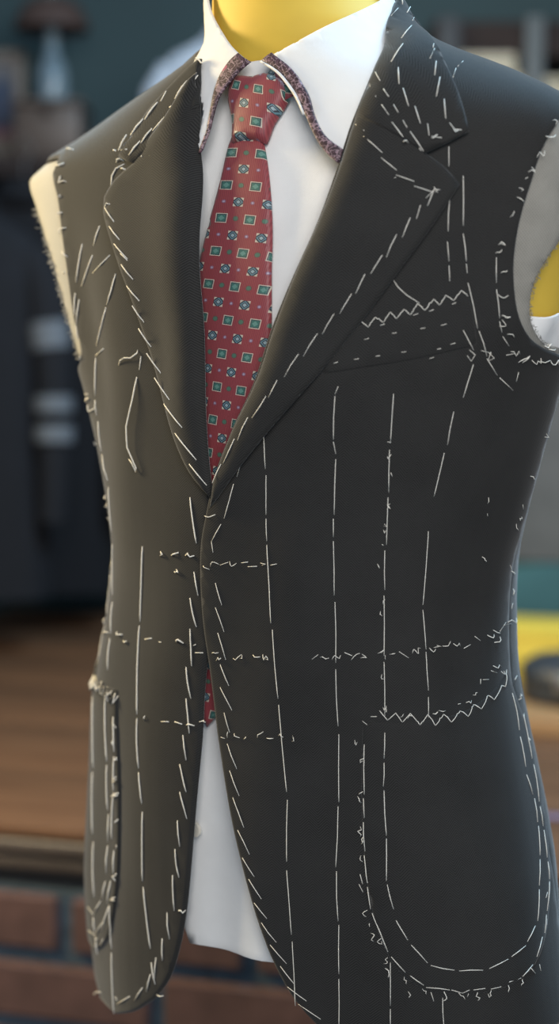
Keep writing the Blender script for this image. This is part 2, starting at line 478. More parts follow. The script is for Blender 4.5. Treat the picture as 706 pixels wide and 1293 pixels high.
def tube_mesh(pts, rad, n=5):
    P = np.asarray(pts, float); m = len(P)
    T = np.gradient(P, axis=0); T /= np.linalg.norm(T, axis=1)[:, None] + 1e-12
    ref = np.array([0.2, -0.9, 0.37]); V = []; Fc = []
    for i in range(m):
        a = np.cross(T[i], ref); a /= np.linalg.norm(a) + 1e-12; b = np.cross(T[i], a)
        r = rad * (0.75 if i in (0, m - 1) else 1.0)
        for k in range(n):
            th = 2 * math.pi * k / n; V.append(P[i] + r * (a * math.cos(th) + b * math.sin(th)))
    for i in range(m - 1):
        for k in range(n):
            Fc.append((i * n + k, i * n + (k + 1) % n, (i + 1) * n + (k + 1) % n, (i + 1) * n + k))
    Fc.append(tuple(range(n))[::-1]); Fc.append(tuple(range((m - 1) * n, m * n)))
    return V, Fc
# ------------------------------------------------------------------ the room
wall_teal = plain('teal_painted_wall', (0.030, 0.062, 0.068), 0.75, 0.10, 3)
floor_m = wood('dark_floor_boards', (0.05, 0.03, 0.02), (0.09, 0.055, 0.035))
def struct(name, mb, mat):
    return tag(mb.build(name, mat, smooth=False), kind='structure')
floor_o = struct('floor', MB().box((0, 1.6, -0.03), (5.0, 6.4, 0.06)), floor_m)
WY = 3.80
struct('wall_back', MB().box((0, WY + 0.05, 1.4), (5.0, 0.1, 2.8)), wall_teal)
struct('baseboard_back', MB().box((0, WY - 0.012, 0.07), (5.0, 0.024, 0.14), 0.005), plain('dark_teal_trim', (0.02, 0.04, 0.045)))

# ------------------------------------------------------------------ cutting counter with a brick base
CA = math.radians(15.0)
CE = Vector((math.cos(CA), -math.sin(CA), 0)); CN_ = Vector((math.sin(CA), math.cos(CA), 0))
c0 = at(60, 1047, 1.95)
TOPZ = float(c0[2]); 
counter = empty('cutting_counter', (c0[0], c0[1], 0.0), 'long brown wooden cutting counter on a dark red brick base', 'counter', rz=-CA)
wood_top = wood('oiled_brown_counter_wood', (0.112, 0.052, 0.025), (0.190, 0.094, 0.047), (1.0, 12, 12), 0.5)
wood_rail = wood('dark_grey_brown_rail_wood', (0.070, 0.054, 0.044), (0.135, 0.106, 0.088), (1.5, 16, 16), 0.4)
CL0, CL1, CDEP = -0.75, 1.45, 1.55
npl = 6
for i in range(npl):
    w = (CDEP) / npl
    MB().box(((CL0 + CL1) / 2, w * (i + 0.5), TOPZ - 0.007 - 0.0007 * (i % 2)), (CL1 - CL0, w - 0.003, 0.014), 0.003).build('board', wood_top, counter)
MB().box(((CL0 + CL1) / 2, CDEP / 2 + 0.03, TOPZ - 0.048), (CL1 - CL0 - 0.02, CDEP - 0.04, 0.066), 0.0).build('underside', wood_rail, counter)
for zc, th_, y_ in ((0.016, 0.020, 0.004), (0.040, 0.018, 0.010)):
    MB().box(((CL0 + CL1) / 2, y_ + 0.02, TOPZ - 0.010 - zc), (CL1 - CL0 - 0.01, 0.05, th_), 0.006, seg=3).build('moulding', wood_rail, counter)
bz1 = TOPZ - 0.083
MB().box(((CL0 + CL1) / 2, 0.055, TOPZ - 0.060), (CL1 - CL0 - 0.06, 0.05, 0.044)).build('gap_shade', plain('painted_gap_shade', (0.03, 0.024, 0.02)), counter)  # dark strip, shade of the gap below the mouldings put into its colour
mortar_m = plain('blue_grey_mortar', (0.055, 0.082, 0.110), 0.95, 0.25, 60)
MB().box(((CL0 + CL1) / 2, 0.006 + (CDEP - 0.05) / 2, bz1 / 2), (CL1 - CL0 - 0.05, CDEP - 0.05, bz1)).build('mortar', mortar_m, counter, smooth=False)
brick_m = [plain('dark_red_brick', (0.105, 0.055, 0.046), 0.9, 0.22, 25, bs=0.4), plain('brown_brick', (0.098, 0.058, 0.050), 0.9, 0.25, 25, bs=0.4),
           plain('plum_brick', (0.090, 0.047, 0.044), 0.9, 0.22, 25, bs=0.4)]
BL, BH, BJ = 0.245, 0.072, 0.020
protos = []
for m in brick_m:
    o = MB().box((0, 0, 0), (BL - BJ, 0.05, BH), 0.005, seg=1).build('brick', m, counter, smooth=False); protos.append(o)
row = 0; z = bz1 - BJ * 0.2; first = list(protos)
while z - BH > 0.0:
    x = CL0 + 0.02 + (0.0 if row % 2 else BL / 2) + BL / 2 + 0.140 - BL
    while x + BL / 2 < CL1:
        k = random.randrange(3)
        if first: o = first.pop()
        else: o = protos[k].copy(); COL.objects.link(o)
        o.location = (x, 0.021 + random.uniform(-0.002, 0.002), z - BH / 2); o.rotation_euler = (0, random.uniform(-.004, .004), 0)
        x += BL
    z -= BH + BJ; row += 1
tag(floor_o)

# ------------------------------------------------------------------ things behind the figure, all out of focus
dark_wood = wood('dark_shelf_wood', (0.018, 0.010, 0.008), (0.034, 0.021, 0.017), rough=0.85)
mid_wood = wood('walnut_wood', (0.08, 0.055, 0.042), (0.13, 0.095, 0.075))
board_wood = wood('light_board_wood', (0.36, 0.20, 0.09), (0.48, 0.29, 0.14))

def shelf(name, x0, x1, ytop, Y, depth, label, thick=0.035):
    a = at(x0, ytop, Y); b = at(x1, ytop, Y)
    r = empty(name, ((a[0] + b[0]) / 2, WY - depth / 2, a[2] - thick), label, 'shelf')
    w = b[0] - a[0]
    MB().box((0, 0, thick / 2), (w, depth, thick), 0.004).build('board', dark_wood, r)
    for s in (-1, 1):
        m = MB(); m.box((s * w * 0.36, depth * 0.5 - 0.012, -0.07), (0.03, 0.022, 0.14), 0.003).box((s * w * 0.36, 0.02, -0.014), (0.03, depth - 0.08, 0.024), 0.003)
        m.tube([(s * w * 0.36, depth * .5 - 0.015, -0.13), (s * w * 0.36, -depth * 0.2, -0.022)], 0.009)
        m.build('bracket', dark_wood, r)
    return r, a[2]
# left shelf
sh, SZ = shelf('wall_shelf', -90, 160, 203, 3.55, 0.34, 'dark wooden wall shelf at left carrying lamp and picture')
p = at(68, 200, 3.60)
crate = empty('wooden_box', (p[0], 3.60, SZ), 'brown wooden box on left wall shelf under the lamp', 'box')
hgt = at(68, 132, 3.60)[2] - SZ; wd = (at(110, 170, 3.6) - at(28, 170, 3.6))[0]
MB().box((0, 0, hgt * 0.44), (wd, 0.2, hgt * 0.88), 0.008).build('body', mid_wood, crate)
MB().box((0, 0, hgt * 0.94), (wd + 0.014, 0.21, hgt * 0.12 - 0.002), 0.006).build('lid', mid_wood, crate)
MB().box((0, -0.104, hgt * 0.8), (0.02, 0.010, 0.024), 0.003).build('clasp', dark_wood, crate)
lamp = empty('table_lamp', (p[0], 3.60, SZ + hgt), 'small table lamp with brown dome shade and pale glass base', 'lamp')
px = 1.8e-3
glass_m, nt, b = new_mat('pale_blue_glazed_glass'); b.inputs['Base Color'].default_value = (0.20, 0.27, 0.32, 1); b.inputs['Roughness'].default_value = 0.15
nt.links.new(ramp(nt, noise(nt, objvec(nt), 14), [(0.3, (0.17, 0.23, 0.27)), (0.7, (0.24, 0.32, 0.36))]), b.inputs['Base Color'])
MB().lathe([(0.03, 0), (0.034, 0.012), (0.034, 0.06), (0.028, 0.085), (0.017, 0.105), (0.014, 0.125), (0.013, 0.17)]).build('base', glass_m, lamp)
MB().lathe([(0.008, 0.17), (0.008, 0.19), (0.014, 0.193), (0.014, 0.205), (0.004, 0.207)]).build('socket', MAT['steel'], lamp)
shade_m = plain('brown_lamp_shade', (0.075, 0.045, 0.036), 0.7, 0.1, 20)
m = MB(); prof = [(0.018, 0.232), (0.045, 0.225), (0.066, 0.208), (0.080, 0.180), (0.084, 0.160), (0.081, 0.160), (0.075, 0.180), (0.062, 0.203), (0.042, 0.219), (0.016, 0.226)]
m.lathe(prof, n=32); m.build('lamp_shade', shade_m, lamp)
MB().lathe([(0.004, 0.205), (0.004, 0.24), (0.009, 0.245), (0.007, 0.258), (0.001, 0.262)]).build('finial', MAT['steel'], lamp)
# framed picture leaning at the far left
pA = at(-18, 200, 3.66); wP = 0.17; hP = at(10, 66, 3.66)[2] - SZ
pic = empty('picture_frame', (at(4, 200, 3.64)[0], 3.62, SZ), 'pale brown framed picture standing on left wall shelf', 'picture', rz=0.0)
fr = plain('taupe_picture_frame', (0.17, 0.14, 0.115), 0.6)
rot = Matrix.Rotation(math.radians(-6), 3, 'X'); W_ = 0.105
m = MB()
for s in (-1, 1): m.box((s * (W_ / 2 - 0.012), 0, hP / 2), (0.024, 0.02, hP), 0.003)
m.box((0, 0, hP - 0.012), (W_, 0.02, 0.024), 0.003); m.box((0, 0, 0.03), (W_, 0.02, 0.06), 0.003)
m.build('frame', fr, pic).rotation_euler = (math.radians(-5), 0, 0)
art, nt, b = new_mat('dark_blue_print')
sx = N(nt, 'ShaderNodeSeparateXYZ'); nt.links.new(objvec(nt), sx.inputs[0])
nt.links.new(ramp(nt, M_(nt, 'MULTIPLY_ADD', noise(nt, objvec(nt), 20), 0.02, M_(nt, 'MULTIPLY', sx.outputs[2], 4.0)), [(0.26, (0.24, 0.08, 0.09)), (0.36, (0.018, 0.024, 0.05)), (0.7, (0.03, 0.05, 0.09)), (0.86, (0.14, 0.13, 0.13))]), b.inputs['Base Color'])
b.inputs['Roughness'].default_value = 0.4
MB().box((0, 0.004, hP / 2), (W_ - 0.03, 0.006, hP - 0.03)).build('picture', art, pic, smooth=False).rotation_euler = (math.radians(-5), 0, 0)

# hanging garments
def garment(name, x, Y, ztop, w, h, depth, mats, label, group=None, stripes=(), rz=0.0, lean=0.0, cat='coat', collar=True):
    r = empty(name, (x, Y, ztop - h), label, cat, group, rz)
    m_body = mats[0]
    secs = []
    for f, ww, dd in ((0, .50, .50), (0.12, .49, .5), (0.35, .46, .46), (0.6, .45, .46), (0.78, .47, .44), (0.87, .49, .36), (0.93, .40, .26), (0.97, .22, .2), (1.0, .12, .16)):
        secs.append((0, 0, h * f, w * ww, depth * dd, 0.035 * (1 - f)))
    MB().loft(secs, 40).build('body', m_body, r)
    for s in (-1, 1):
        sl = MB(); pts = [(s * w * .40, 0, h * .885), (s * w * .49, -0.012, h * .80), (s * w * .545, -0.022, h * .62), (s * w * .555, -0.034, h * .42), (s * w * .54, -0.045, h * .20)]
        sl.tube(pts, [w * .10, w * .125, w * .115, w * .10, w * .088], 14)
        sleeve = sl.build('sleeve', m_body, r)
        for (f, wf) in stripes:
            def P(f_):
                zs = [q[2] for q in pts][::-1]; return Vector((np.interp(h * f_, zs, [q[0] for q in pts][::-1]), np.interp(h * f_, zs, [q[1] for q in pts][::-1]), h * f_))
            MB().tube([P(f + wf), P(f), P(f - wf)], [w * .124, w * .124, w * .122], 18).build('stripe', mats[1], sleeve)
    if collar:
        MB().lathe([(w * .15, h * .955), (w * .17, h * .975), (w * .13, h * 1.015), (w * .115, h * 1.012), (w * .14, h * .97)], n=24).build('collar', m_body, r)
    hk = MB(); c = Vector((0, 0, h * 1.0))
    hk.tube([c, c + Vector((0, 0, .05)), c + Vector((.018, 0, .075)), c + Vector((0, 0, .10)), c + Vector((-.018, 0, .08))], 0.0025, 6)
    hk.build('hanger_hook', MAT['steel'], r)
    return r
navy = plain('dark_navy_wool', (0.004, 0.005, 0.0085), 0.9, 0.15, 30)
blackish = plain('black_blue_wool', (0.003, 0.0036, 0.006), 0.9, 0.15, 30)
teal_cloth = plain('dark_teal_wool', (0.005, 0.009, 0.011), 0.9, 0.15, 30)
grey_stripe = plain('pale_grey_stripe', (0.13, 0.145, 0.165), 0.85, 0.08, 50)
grey_cloth = plain('mid_grey_wool', (0.105, 0.105, 0.105), 0.9, 0.10, 20)
white_cloth = plain('pale_blue_white_cotton', (0.42, 0.48, 0.56), 0.85, 0.06, 20)
zb = at(60, 765, 3.25)[2]
def coat_at(name, x, Y, ytop, w, mats, label, group=None, stripes=(), depth=0.2, ybot=770, **k):
    zt = at(x, ytop, Y)[2]; z0 = at(x, ybot, Y)[2]
    return garment(name, at(x, 500, Y)[0], Y, zt, w, zt - z0, depth, mats, label, group, stripes, **k)
coat_at('hanging_coat', -38, 3.06, 262, 0.30, (navy, grey_stripe), 'dark navy coat with pale grey bands round its sleeves, hanging at far left', 'dark coats hanging on the left rail', stripes=((0.675, 0.034), (0.50, 0.021), (0.425, 0.021)), ybot=752, depth=0.14)
coat_at('hanging_coat', 36, 3.32, 236, 0.36, (blackish, grey_stripe), 'plain black coat hanging right behind the coat with banded sleeves', 'dark coats hanging on the left rail', ybot=745, depth=0.14)
coat_at('hanging_coat', 128, 3.56, 225, 0.34, (teal_cloth, grey_stripe), 'plain dark teal coat hanging half behind the suit jacket side', 'dark coats hanging on the left rail', ybot=748, depth=0.14)
def rail(name, xa, xb, y, Y, label):
    a = at(xa, y, Y); b = at(xb, y, Y)
    r = empty(name, ((a[0] + b[0]) / 2, Y, a[2]), label, 'clothes rail'); L = (b[0] - a[0]) / 2
    MB().tube([(-L, 0, 0), (L, 0, 0)], 0.012, 12).build('rod', dark_wood, r)
    for s in (-1, 1):
        MB().tube([(s * (L - .03), 0, 0), (s * (L - .03), WY - Y, 0.0)], 0.008, 10).build('wall_arm', MAT['steel'], r)
    return r
rail('clothes_rail', -200, 210, 217, 3.44, 'dark wooden rail above the coats on the left')
# pale shirt behind the right shoulder of the jacket (top left of the picture)
coat_at('hanging_shirt', 284, 3.30, 44, 0.27, (white_cloth, white_cloth), 'pale blue white shirt hanging behind the suit jacket shoulder', ybot=420, cat='shirt', depth=0.14)

# right shelf, folded cloth, post
sh2, SZ2 = shelf('wall_shelf', 545, 860, 26, 3.56, 0.24, 'dark brown wall shelf high at right above folded cloth', thick=0.075)
sh3, SZ3 = shelf('wall_shelf', 520, 900, 205, 3.42, 0.42, 'lower dark wall shelf at right, holding folded beige cloth')
for i, xp in enumerate((566, 674, 840)):
    a = at(xp, 100, 3.52); hp = float(SZ2 - SZ3)
    post = empty('shelf_post', (a[0], 3.522, SZ3), ['dim grey post in front of right shelf, beside the jacket collar', 'pale grey post in front of right shelf and folded cloth', 'dim grey post at the right end of the shelf'][i], 'post')
    MB().box((0, 0, hp / 2 + 0.006), (0.040 if i == 1 else 0.05, 0.034, hp - 0.012), 0.004).build('upright', plain('pale_post', (0.10, 0.11, 0.11) if i == 1 else (0.035, 0.035, 0.036)), post)
    MB().box((0, 0, 0.006), (0.07, 0.034, 0.012), 0.003).build('foot', mid_wood, post)
beige = plain('beige_folded_cotton', (0.60, 0.52, 0.38), 0.9, 0.08, 14)
beige2 = plain('cream_folded_cotton', (0.66, 0.59, 0.45), 0.9, 0.08, 14)
zc = SZ3
tops = [(0.34, 0.050, 662), (0.33, 0.048, 658), (0.34, 0.050, 661), (0.30, 0.050, 648), (0.16, 0.050, 606)]
lb = ['bottom of the pile, under the others', 'second from the bottom of the pile', 'middle of the pile', 'second from the top of the pile', 'on top of the pile, narrowest']
for i, (w_, h_, xp) in enumerate(tops):
    f = empty('folded_cloth', (at(xp, 100, 3.56)[0], 3.645, zc), 'folded beige cloth on right shelf, ' + lb[i], 'cloth', 'folded cloths on the right shelf')
    for k in range(3):
        MB().box((random.uniform(-.004, .004), 0, h_ * (k + .5) / 3), (w_, 0.2, h_ / 3 - 0.001), h_ / 7, seg=3).build('fold', beige if i % 2 else beige2, f)
    zc += h_

# right side: grey coat, and the tray with the yellow box and dark machine on the counter
coat_at('hanging_coat', 745, 3.15, 262, 0.42, (grey_cloth, blackish), 'mid grey coat hanging at right behind the jacket side', ybot=700, depth=0.22, stripes=((0.30, 0.02),))
rail('clothes_rail', 560, 930, 222, 3.29, 'dark wooden rail at right carrying the grey coat')
def counter_xy(x, y):
    """spot on the counter top seen at pixel (x, y)"""
    d = ray(x, y); k = (TOPZ - CAM[2]) / d[2]; return CAM + d * k
q = counter_xy(700, 932)
tray = empty('wooden_tray', (q[0] + 0.06, q[1] + 0.14, TOPZ), 'light orange wooden board on the counter at right under dark case', 'board', rz=-CA)
MB().box((0, 0, 0.012), (0.44, 0.28, 0.022), 0.004).build('board', board_wood, tray)
MB().box((0, -0.143, 0.0165), (0.44, 0.012, 0.031), 0.003).build('lip', board_wood, tray)
TT_ = TOPZ + 0.023
case_m = plain('dark_grey_plastic', (0.036, 0.042, 0.050), 0.4, 0.1, 20)
case = empty('storage_case', (q[0] + 0.105, q[1] + 0.15, TT_ + 0.001), 'dark grey rounded plastic case standing on the wooden board', 'case', rz=-CA)
hc = float(at(690, 832, q[1] + 0.12)[2] - TT_)
m = MB(); m.loft([(0, 0, 0.0, .125, .07, 0), (0, 0, .006, .132, .077, 0), (0, 0, hc * .55, .134, .079, 0)], 40); m.build('body', case_m, case)
m = MB(); m.loft([(0, 0, hc * .57, .136, .081, 0), (0, 0, hc * .75, .133, .078, 0), (0, 0, hc * .92, .115, .064, 0), (0, 0, hc, .08, .04, 0)], 40); m.build('lid', case_m, case)
for s in (-1, 1): MB().box((s * .06, -0.081, hc * .56), (0.022, 0.008, 0.03), 0.002).build('latch', MAT['steel'], case)
yY = q[1] + 0.42
yb = empty('yellow_box', (at(735, 800, yY)[0], yY, TOPZ), 'bright yellow carton on the counter at right behind the dark case', 'box', rz=-CA)
hy = float(at(690, 798, yY - 0.07)[2] - TOPZ)
yellow_card = plain('yellow_card', (0.80, 0.58, 0.07), 0.6, 0.06, 20)
MB().box((0, 0, hy * 0.42), (0.34, 0.15, hy * 0.84), 0.004).build('body', yellow_card, yb)
MB().box((0, 0, hy * 0.915), (0.346, 0.156, hy * 0.16), 0.003).build('lid', yellow_card, yb)
yT = yY + 0.26
bolt = empty('added_cloth_bolt', (at(728, 750, yT)[0], yT, TOPZ), 'added teal bolt of cloth standing in for brighter wall behind the yellow carton', 'cloth', rz=-CA)  # added where the teal wall came out too dark
hb = float(at(690, 712, yT - 0.05)[2] - TOPZ)
bolt_m = plain('teal_cloth', (0.040, 0.115, 0.125), 0.85, 0.15, 8)
m = MB(); m.loft([(0, 0, 0, .19, .055, 0), (0, 0, hb * .05, .192, .057, 0), (0, 0, hb * .95, .192, .057, 0), (0, 0, hb, .188, .052, 0)], 48); m.build('roll', bolt_m, bolt)
MB().box((0, -0.0575, hb * .5), (0.01, 0.004, hb * 0.96), 0.001).build('loose_end', bolt_m, bolt)
MB().box((0, 0, hb + 0.002), (0.30, 0.012, 0.004), 0.001).build('core_board', board_wood, bolt)
q2 = counter_xy(690, 1037)
rul = empty('lilac_tape', (q2[0] + 0.05, q2[1], TOPZ), 'lilac measuring tape lying on the counter at right', 'tape', rz=-CA)
MB().box((0, 0, 0.0025), (0.36, 0.016, 0.004), 0.001).build('strip', plain('lilac_tape_cloth', (0.20, 0.16, 0.26)), rul)
MB().box((-0.182, 0, 0.003), (0.01, 0.018, 0.006), 0.001).build('end_clip', MAT['steel'], rul)

# ------------------------------------------------------------------ mannequin
man = empty('mannequin', (0.028, AXY, 0.0), 'yellow fabric tailor\'s mannequin wearing the shirt, tie and basted jacket', 'mannequin')
zz = np.concatenate([np.linspace(0.955, 1.70, 110)]); tt = np.linspace(-math.pi, math.pi, 97)[:-1]
V = []; Fc = []
for z_ in zz:
    V += S(tt, np.full(len(tt), z_), -0.020 + 0.014 * np.exp(-((np.abs(tt) - 1.6) / 0.55) ** 2) * np.clip((z_ - 1.330) / 0.02, 0, 1) * np.clip((1.51 - z_) / 0.03, 0, 1) + 0.018 * np.clip((z_ - 1.53) / 0.04, 0, 1)).tolist()
nT = len(tt)
for j in range(len(zz) - 1):
    for i in range(nT): Fc.append((j * nT + i, j * nT + (i + 1) % nT, (j + 1) * nT + (i + 1) % nT, (j + 1) * nT + i))
Fc.append(tuple(range(nT))[::-1]); Fc.append(tuple(range((len(zz) - 1) * nT, len(zz) * nT)))
mesh_obj('torso', V, Fc, MAT['yellow'], man)
MB().lathe([(0.040, 1.70), (0.046, 1.703), (0.046, 1.712), (0.02, 1.722), (0.012, 1.735), (0.016, 1.745), (0.013, 1.757), (0.003, 1.762)], (-0.012, 0, 0), 32).build('neck_cap', mid_wood, man)
MB().lathe([(0.012, 0.03), (0.012, 0.95), (0.02, 0.952), (0.02, 0.957)], (0.03, 0, 0), 20).build('pole', MAT['steel'], man)
MB().lathe([(0.16, 0.0), (0.165, 0.008), (0.15, 0.02), (0.03, 0.034), (0.02, 0.06)], (0.03, 0, 0), 40).build('base', MAT['steel'], man)

# ------------------------------------------------------------------ shirt
shirt = empty('dress_shirt', (0.028, AXY, 0.95), 'white dress shirt with paisley edged open collar under the jacket', 'shirt')
s_ = 's'
OS = -0.011
def shirt_lift(t, z, D):   # the tail hangs a little away from the form, with soft folds
    w = np.clip((1.10 - z) / 0.15, 0, 1)
    v = np.clip((z - 1.25) / .1, 0, 1) * np.clip((1.52 - z) / .05, 0, 1)
    q = 0.0115 * np.exp(-((t - 1.6) / 0.5) ** 2 - ((z - 1.355) / 0.045) ** 2)
    return q + w * 0.0025 * np.sin(t * 17 + z * 6) + v * 0.0018 * np.sin(t * 21 - z * 30)
shell('front', [[(262, 95), (300, 100), (345, 100), (440, 70)], [(440, 70), (1.35, 1.53, s_)], [(1.35, 1.53, s_), (0.95, 1.44, s_), (640, 388), (712, 388)], [(712, 388), (1.9, 1.335, s_)], [(1.9, 1.335, s_), (1.9, 0.99, s_)],
      [(1.9, 0.99, s_), (560, 1190), (420, 1222), (332, 1213), (285, 1202), (241, 1190)], [(241, 1190), (236, 1172), (228, 1130), (190, 1080), (-1.5, 1.02, s_)], [(-1.5, 1.02, s_), (-1.7, 1.33, s_)],
      [(-1.7, 1.33, s_), (-1.1, 1.38, s_), (-1.15, 1.46, s_), (-1.4, 1.52, s_)], [(-1.4, 1.52, s_), (262, 95)]], OS, 0.0015, MAT['shirt'], shirt, offfn=shirt_lift, rad=0.001)
# back half of the shirt
shell('back', [[(1.9, 0.99, s_), (1.9, 1.335, s_)], [(1.9, 1.335, s_), (2.2, 1.40, s_), (1.9, 1.52, s_)], [(1.9, 1.52, s_), (math.pi, 1.60, s_), (4.4, 1.52, s_)], [(4.4, 1.52, s_), (4.1, 1.40, s_), (4.55, 1.33, s_)],
      [(4.55, 1.33, s_), (4.65, 1.02, s_)], [(4.65, 1.02, s_), (math.pi, 0.93, s_), (1.9, 0.99, s_)]], OS, 0.0015, MAT['shirt'], shirt, rad=0.001, grid=0.016)
# button
t_, z_ = cast(251, 1046, OS); nb = SN(t_, z_); P0 = S(t_, z_, OS + 0.003)
rotm = Vector(nb).to_track_quat('Z', 'Y').to_matrix()
bm_ = MB(); bm_.lathe([(0.0045, 0), (0.0055, .0006), (0.0055, .0018), (0.0042, .0022), (0.0038, .0017)], (Vector(P0) - Vector(shirt.location)), 18, rotm); bm_.build('button', MAT['button'], shirt)
# collar leaves: right (left of picture) and left
OC = 0.0050
LEAF_R = [[(254, -45), (254, 0), (254, 60), (253, 130), (250, 192)], [(250, 192), (261, 167), (268, 140), (275, 119), (287, 102), (302, 85), (314, 76)], [(314, 76), (300, 66), (282, 45), (268, 22), (260, -5), (256, -45)], [(256, -45), (254, -45)]]
shell('collar_leaf', LEAF_R, OC, 0.002, MAT['shirt'], shirt, grid=0.006, rad=0.001)
LEAF_L = [[(343, 68), (405, 35), (455, 12), (500, -14)], [(500, -14), (1.62, 1.615, s_)], [(1.62, 1.615, s_), (1.55, 1.56, s_)], [(1.55, 1.56, s_), (500, 60), (470, 130), (432, 204)], [(432, 204), (418, 192), (400, 165), (388, 128), (370, 95), (343, 68)]]
shell('collar_leaf', LEAF_L, OC, 0.002, MAT['shirt'], shirt, grid=0.006, rad=0.001)
shell('collar_back', [[(1.55, 1.555, s_), (math.pi, 1.585, s_), (4.75, 1.555, s_)], [(4.75, 1.555, s_), (4.75, 1.61, s_)], [(4.75, 1.61, s_), (math.pi, 1.645, s_), (1.55, 1.615, s_)], [(1.55, 1.615, s_), (1.55, 1.555, s_)]], OC, 0.002, MAT['shirt'], shirt, grid=0.01, rad=0.001)
# collar stand behind the tie
shell('collar_stand', [[(283, 100), (297, 80), (318, 77)], [(318, 77), (342, 76), (358, 92)], [(358, 92), (352, 116)], [(352, 116), (320, 118), (288, 116)], [(288, 116), (283, 100)]], -0.006, 0.0015, MAT['shirt'], shirt, grid=0.006, rad=0.0008)
# paisley edge on each leaf
shell('collar_trim', [[(300, 66), (289, 76), (278, 92), (270, 112), (265, 136), (259, 165), (249, 192)], [(249, 192), (252, 192), (263, 167), (270, 140), (277, 120), (289, 104), (303, 88), (316, 77)], [(316, 77), (300, 66)]], OC + 0.0022, 0.0016, MAT['paisley'], shirt, grid=0.004, rad=0.0007, step=0.003)
shell('collar_trim', [[(342, 65), (366, 84), (386, 112), (397, 145), (410, 170), (433, 188)], [(433, 188), (427, 206)], [(427, 206), (413, 194), (398, 174), (384, 143), (370, 112), (350, 88), (329, 75)], [(329, 75), (342, 65)]], OC + 0.0022, 0.0016, MAT['paisley'], shirt, grid=0.004, rad=0.0007, step=0.003)
shell('trim_piping', [[(329, 75), (350, 88), (370, 112), (384, 143)], [(384, 143), (381, 144)], [(381, 144), (367, 115), (348, 91), (327, 77)], [(327, 77), (329, 75)]], OC + 0.0026, 0.0016, MAT['shirt'], shirt, grid=0.004, rad=0.0004, step=0.003)

# ------------------------------------------------------------------ tie
tie = empty('necktie', (0.0, 1.08, 1.10), 'dark red silk necktie with green and cream squares, knotted under the collar', 'necktie')
TIE_PTS = [cast(x, y, -0.004) for x, y in ((306, 100), (291, 192), (285, 234), (279, 275), (272, 318), (263, 359), (256, 400))]
TIE_T = [p[0] for p in TIE_PTS][::-1]; TIE_Z = [p[1] for p in TIE_PTS][::-1]
_g = (TIE_T[1] - TIE_T[0]) / (TIE_Z[1] - TIE_Z[0])
TIE_T = [TIE_T[0] - _g * (TIE_Z[0] - 1.0)] + TIE_T; TIE_Z = [1.0] + TIE_Z      # the printed rows lean with the hang of the blade
TZ0 = TIE_PTS[1][1]; TPER = (TZ0 - TIE_PTS[6][1]) / 5.0
def tie_uv(t, z):
    du = KU * (t - np.interp(z, TIE_Z, TIE_T))
    return np.stack([du / 0.0176 + 0.5, (z - TZ0 + 0.15 * du) / TPER + 0.5], 1)
shell('blade', [[(290, 172), (276, 228), (260, 288), (249, 335), (238, 440), (228, 600), (222, 780), (232, 860)], [(232, 860), (259, 919)], [(259, 919), (310, 850)], [(310, 850), (322, 780), (332, 600), (338, 480), (341, 400), (342, 300), (338, 225), (330, 172)], [(330, 172), (290, 172)]],
      -0.0055, 0.003, MAT['tie'], tie, grid=0.006, rad=0.002, uvfn=tie_uv, puff=0.002)
def knot_uv(t, z):
    q = tie_uv(t, z); a = math.radians(8); return np.stack([q[:, 0] * math.cos(a) - q[:, 1] * math.sin(a) * 0.74 + 0.25, q[:, 0] * math.sin(a) * 0.74 + q[:, 1] * math.cos(a)], 1)
shell('knot', [[(288, 97), (300, 92), (318, 93), (332, 89), (345, 92)], [(345, 92), (358, 101), (361, 114), (352, 134), (340, 152), (334, 168), (330, 177)], [(330, 177), (308, 173), (288, 179)], [(288, 179), (289, 150), (284, 122), (288, 97)]],
      0.0, 0.008, MAT['tie'], tie, grid=0.005, rad=0.004, uvfn=knot_uv, puff=0.003, step=0.004)
shell('neckband', [[(340, 86), (358, 98), (372, 118)], [(372, 118), (356, 126)], [(356, 126), (345, 112), (332, 97)], [(332, 97), (340, 86)]], -0.002, 0.002, MAT['tie'], tie, grid=0.005, rad=0.001, uvfn=tie_uv)
# ------------------------------------------------------------------ the basted jacket
jacket = empty('suit_jacket', (0.028, AXY, 0.88), 'dark charcoal sleeveless suit jacket covered in white basting stitches, on mannequin', 'jacket')
OFR, OFL, OLAP, OCOL, OPK = 0.0070, 0.0045, 0.0125, 0.0135, 0.0095
wl = MAT['wool']
PIECE = {}
ROLL_R = [(503, -4), (498, 6), (487, 45), (472, 82), (455, 122), (443, 152), (435, 176), (424, 212), (395, 290), (345, 405), (320, 480), (290, 545), (270, 597), (259, 645)]
EDGE_R = [(259, 645), (252, 685), (251, 730), (255, 790), (263, 845), (268, 885), (274, 935), (286, 1010), (303, 1090), (326, 1170), (347, 1222), (372, 1265), (408, 1305)]
def hem_lift(t, z, D):
    return 0.0
ZR = cast(712, 134, OFR)[1]; ZL = cast(71, 205, OFL)[1]
def ridge_z(t, x):
    """height at which the shoulder line t crosses picture column x"""
    z = np.linspace(1.44, 1.60, 400); px = project(S(np.full(400, t), z, OFL))[0]
    return float(z[np.argmin(np.abs(px - x))])
ZL2 = max(ridge_z(-1.66, 84), cast(72, 203, OFL)[1] + 0.005); print('ZL', ZL, ZL2, cast(72, 203, OFL), ridge_z(-1.66, 84)); ZLT = ridge_z(-1.66, 36)
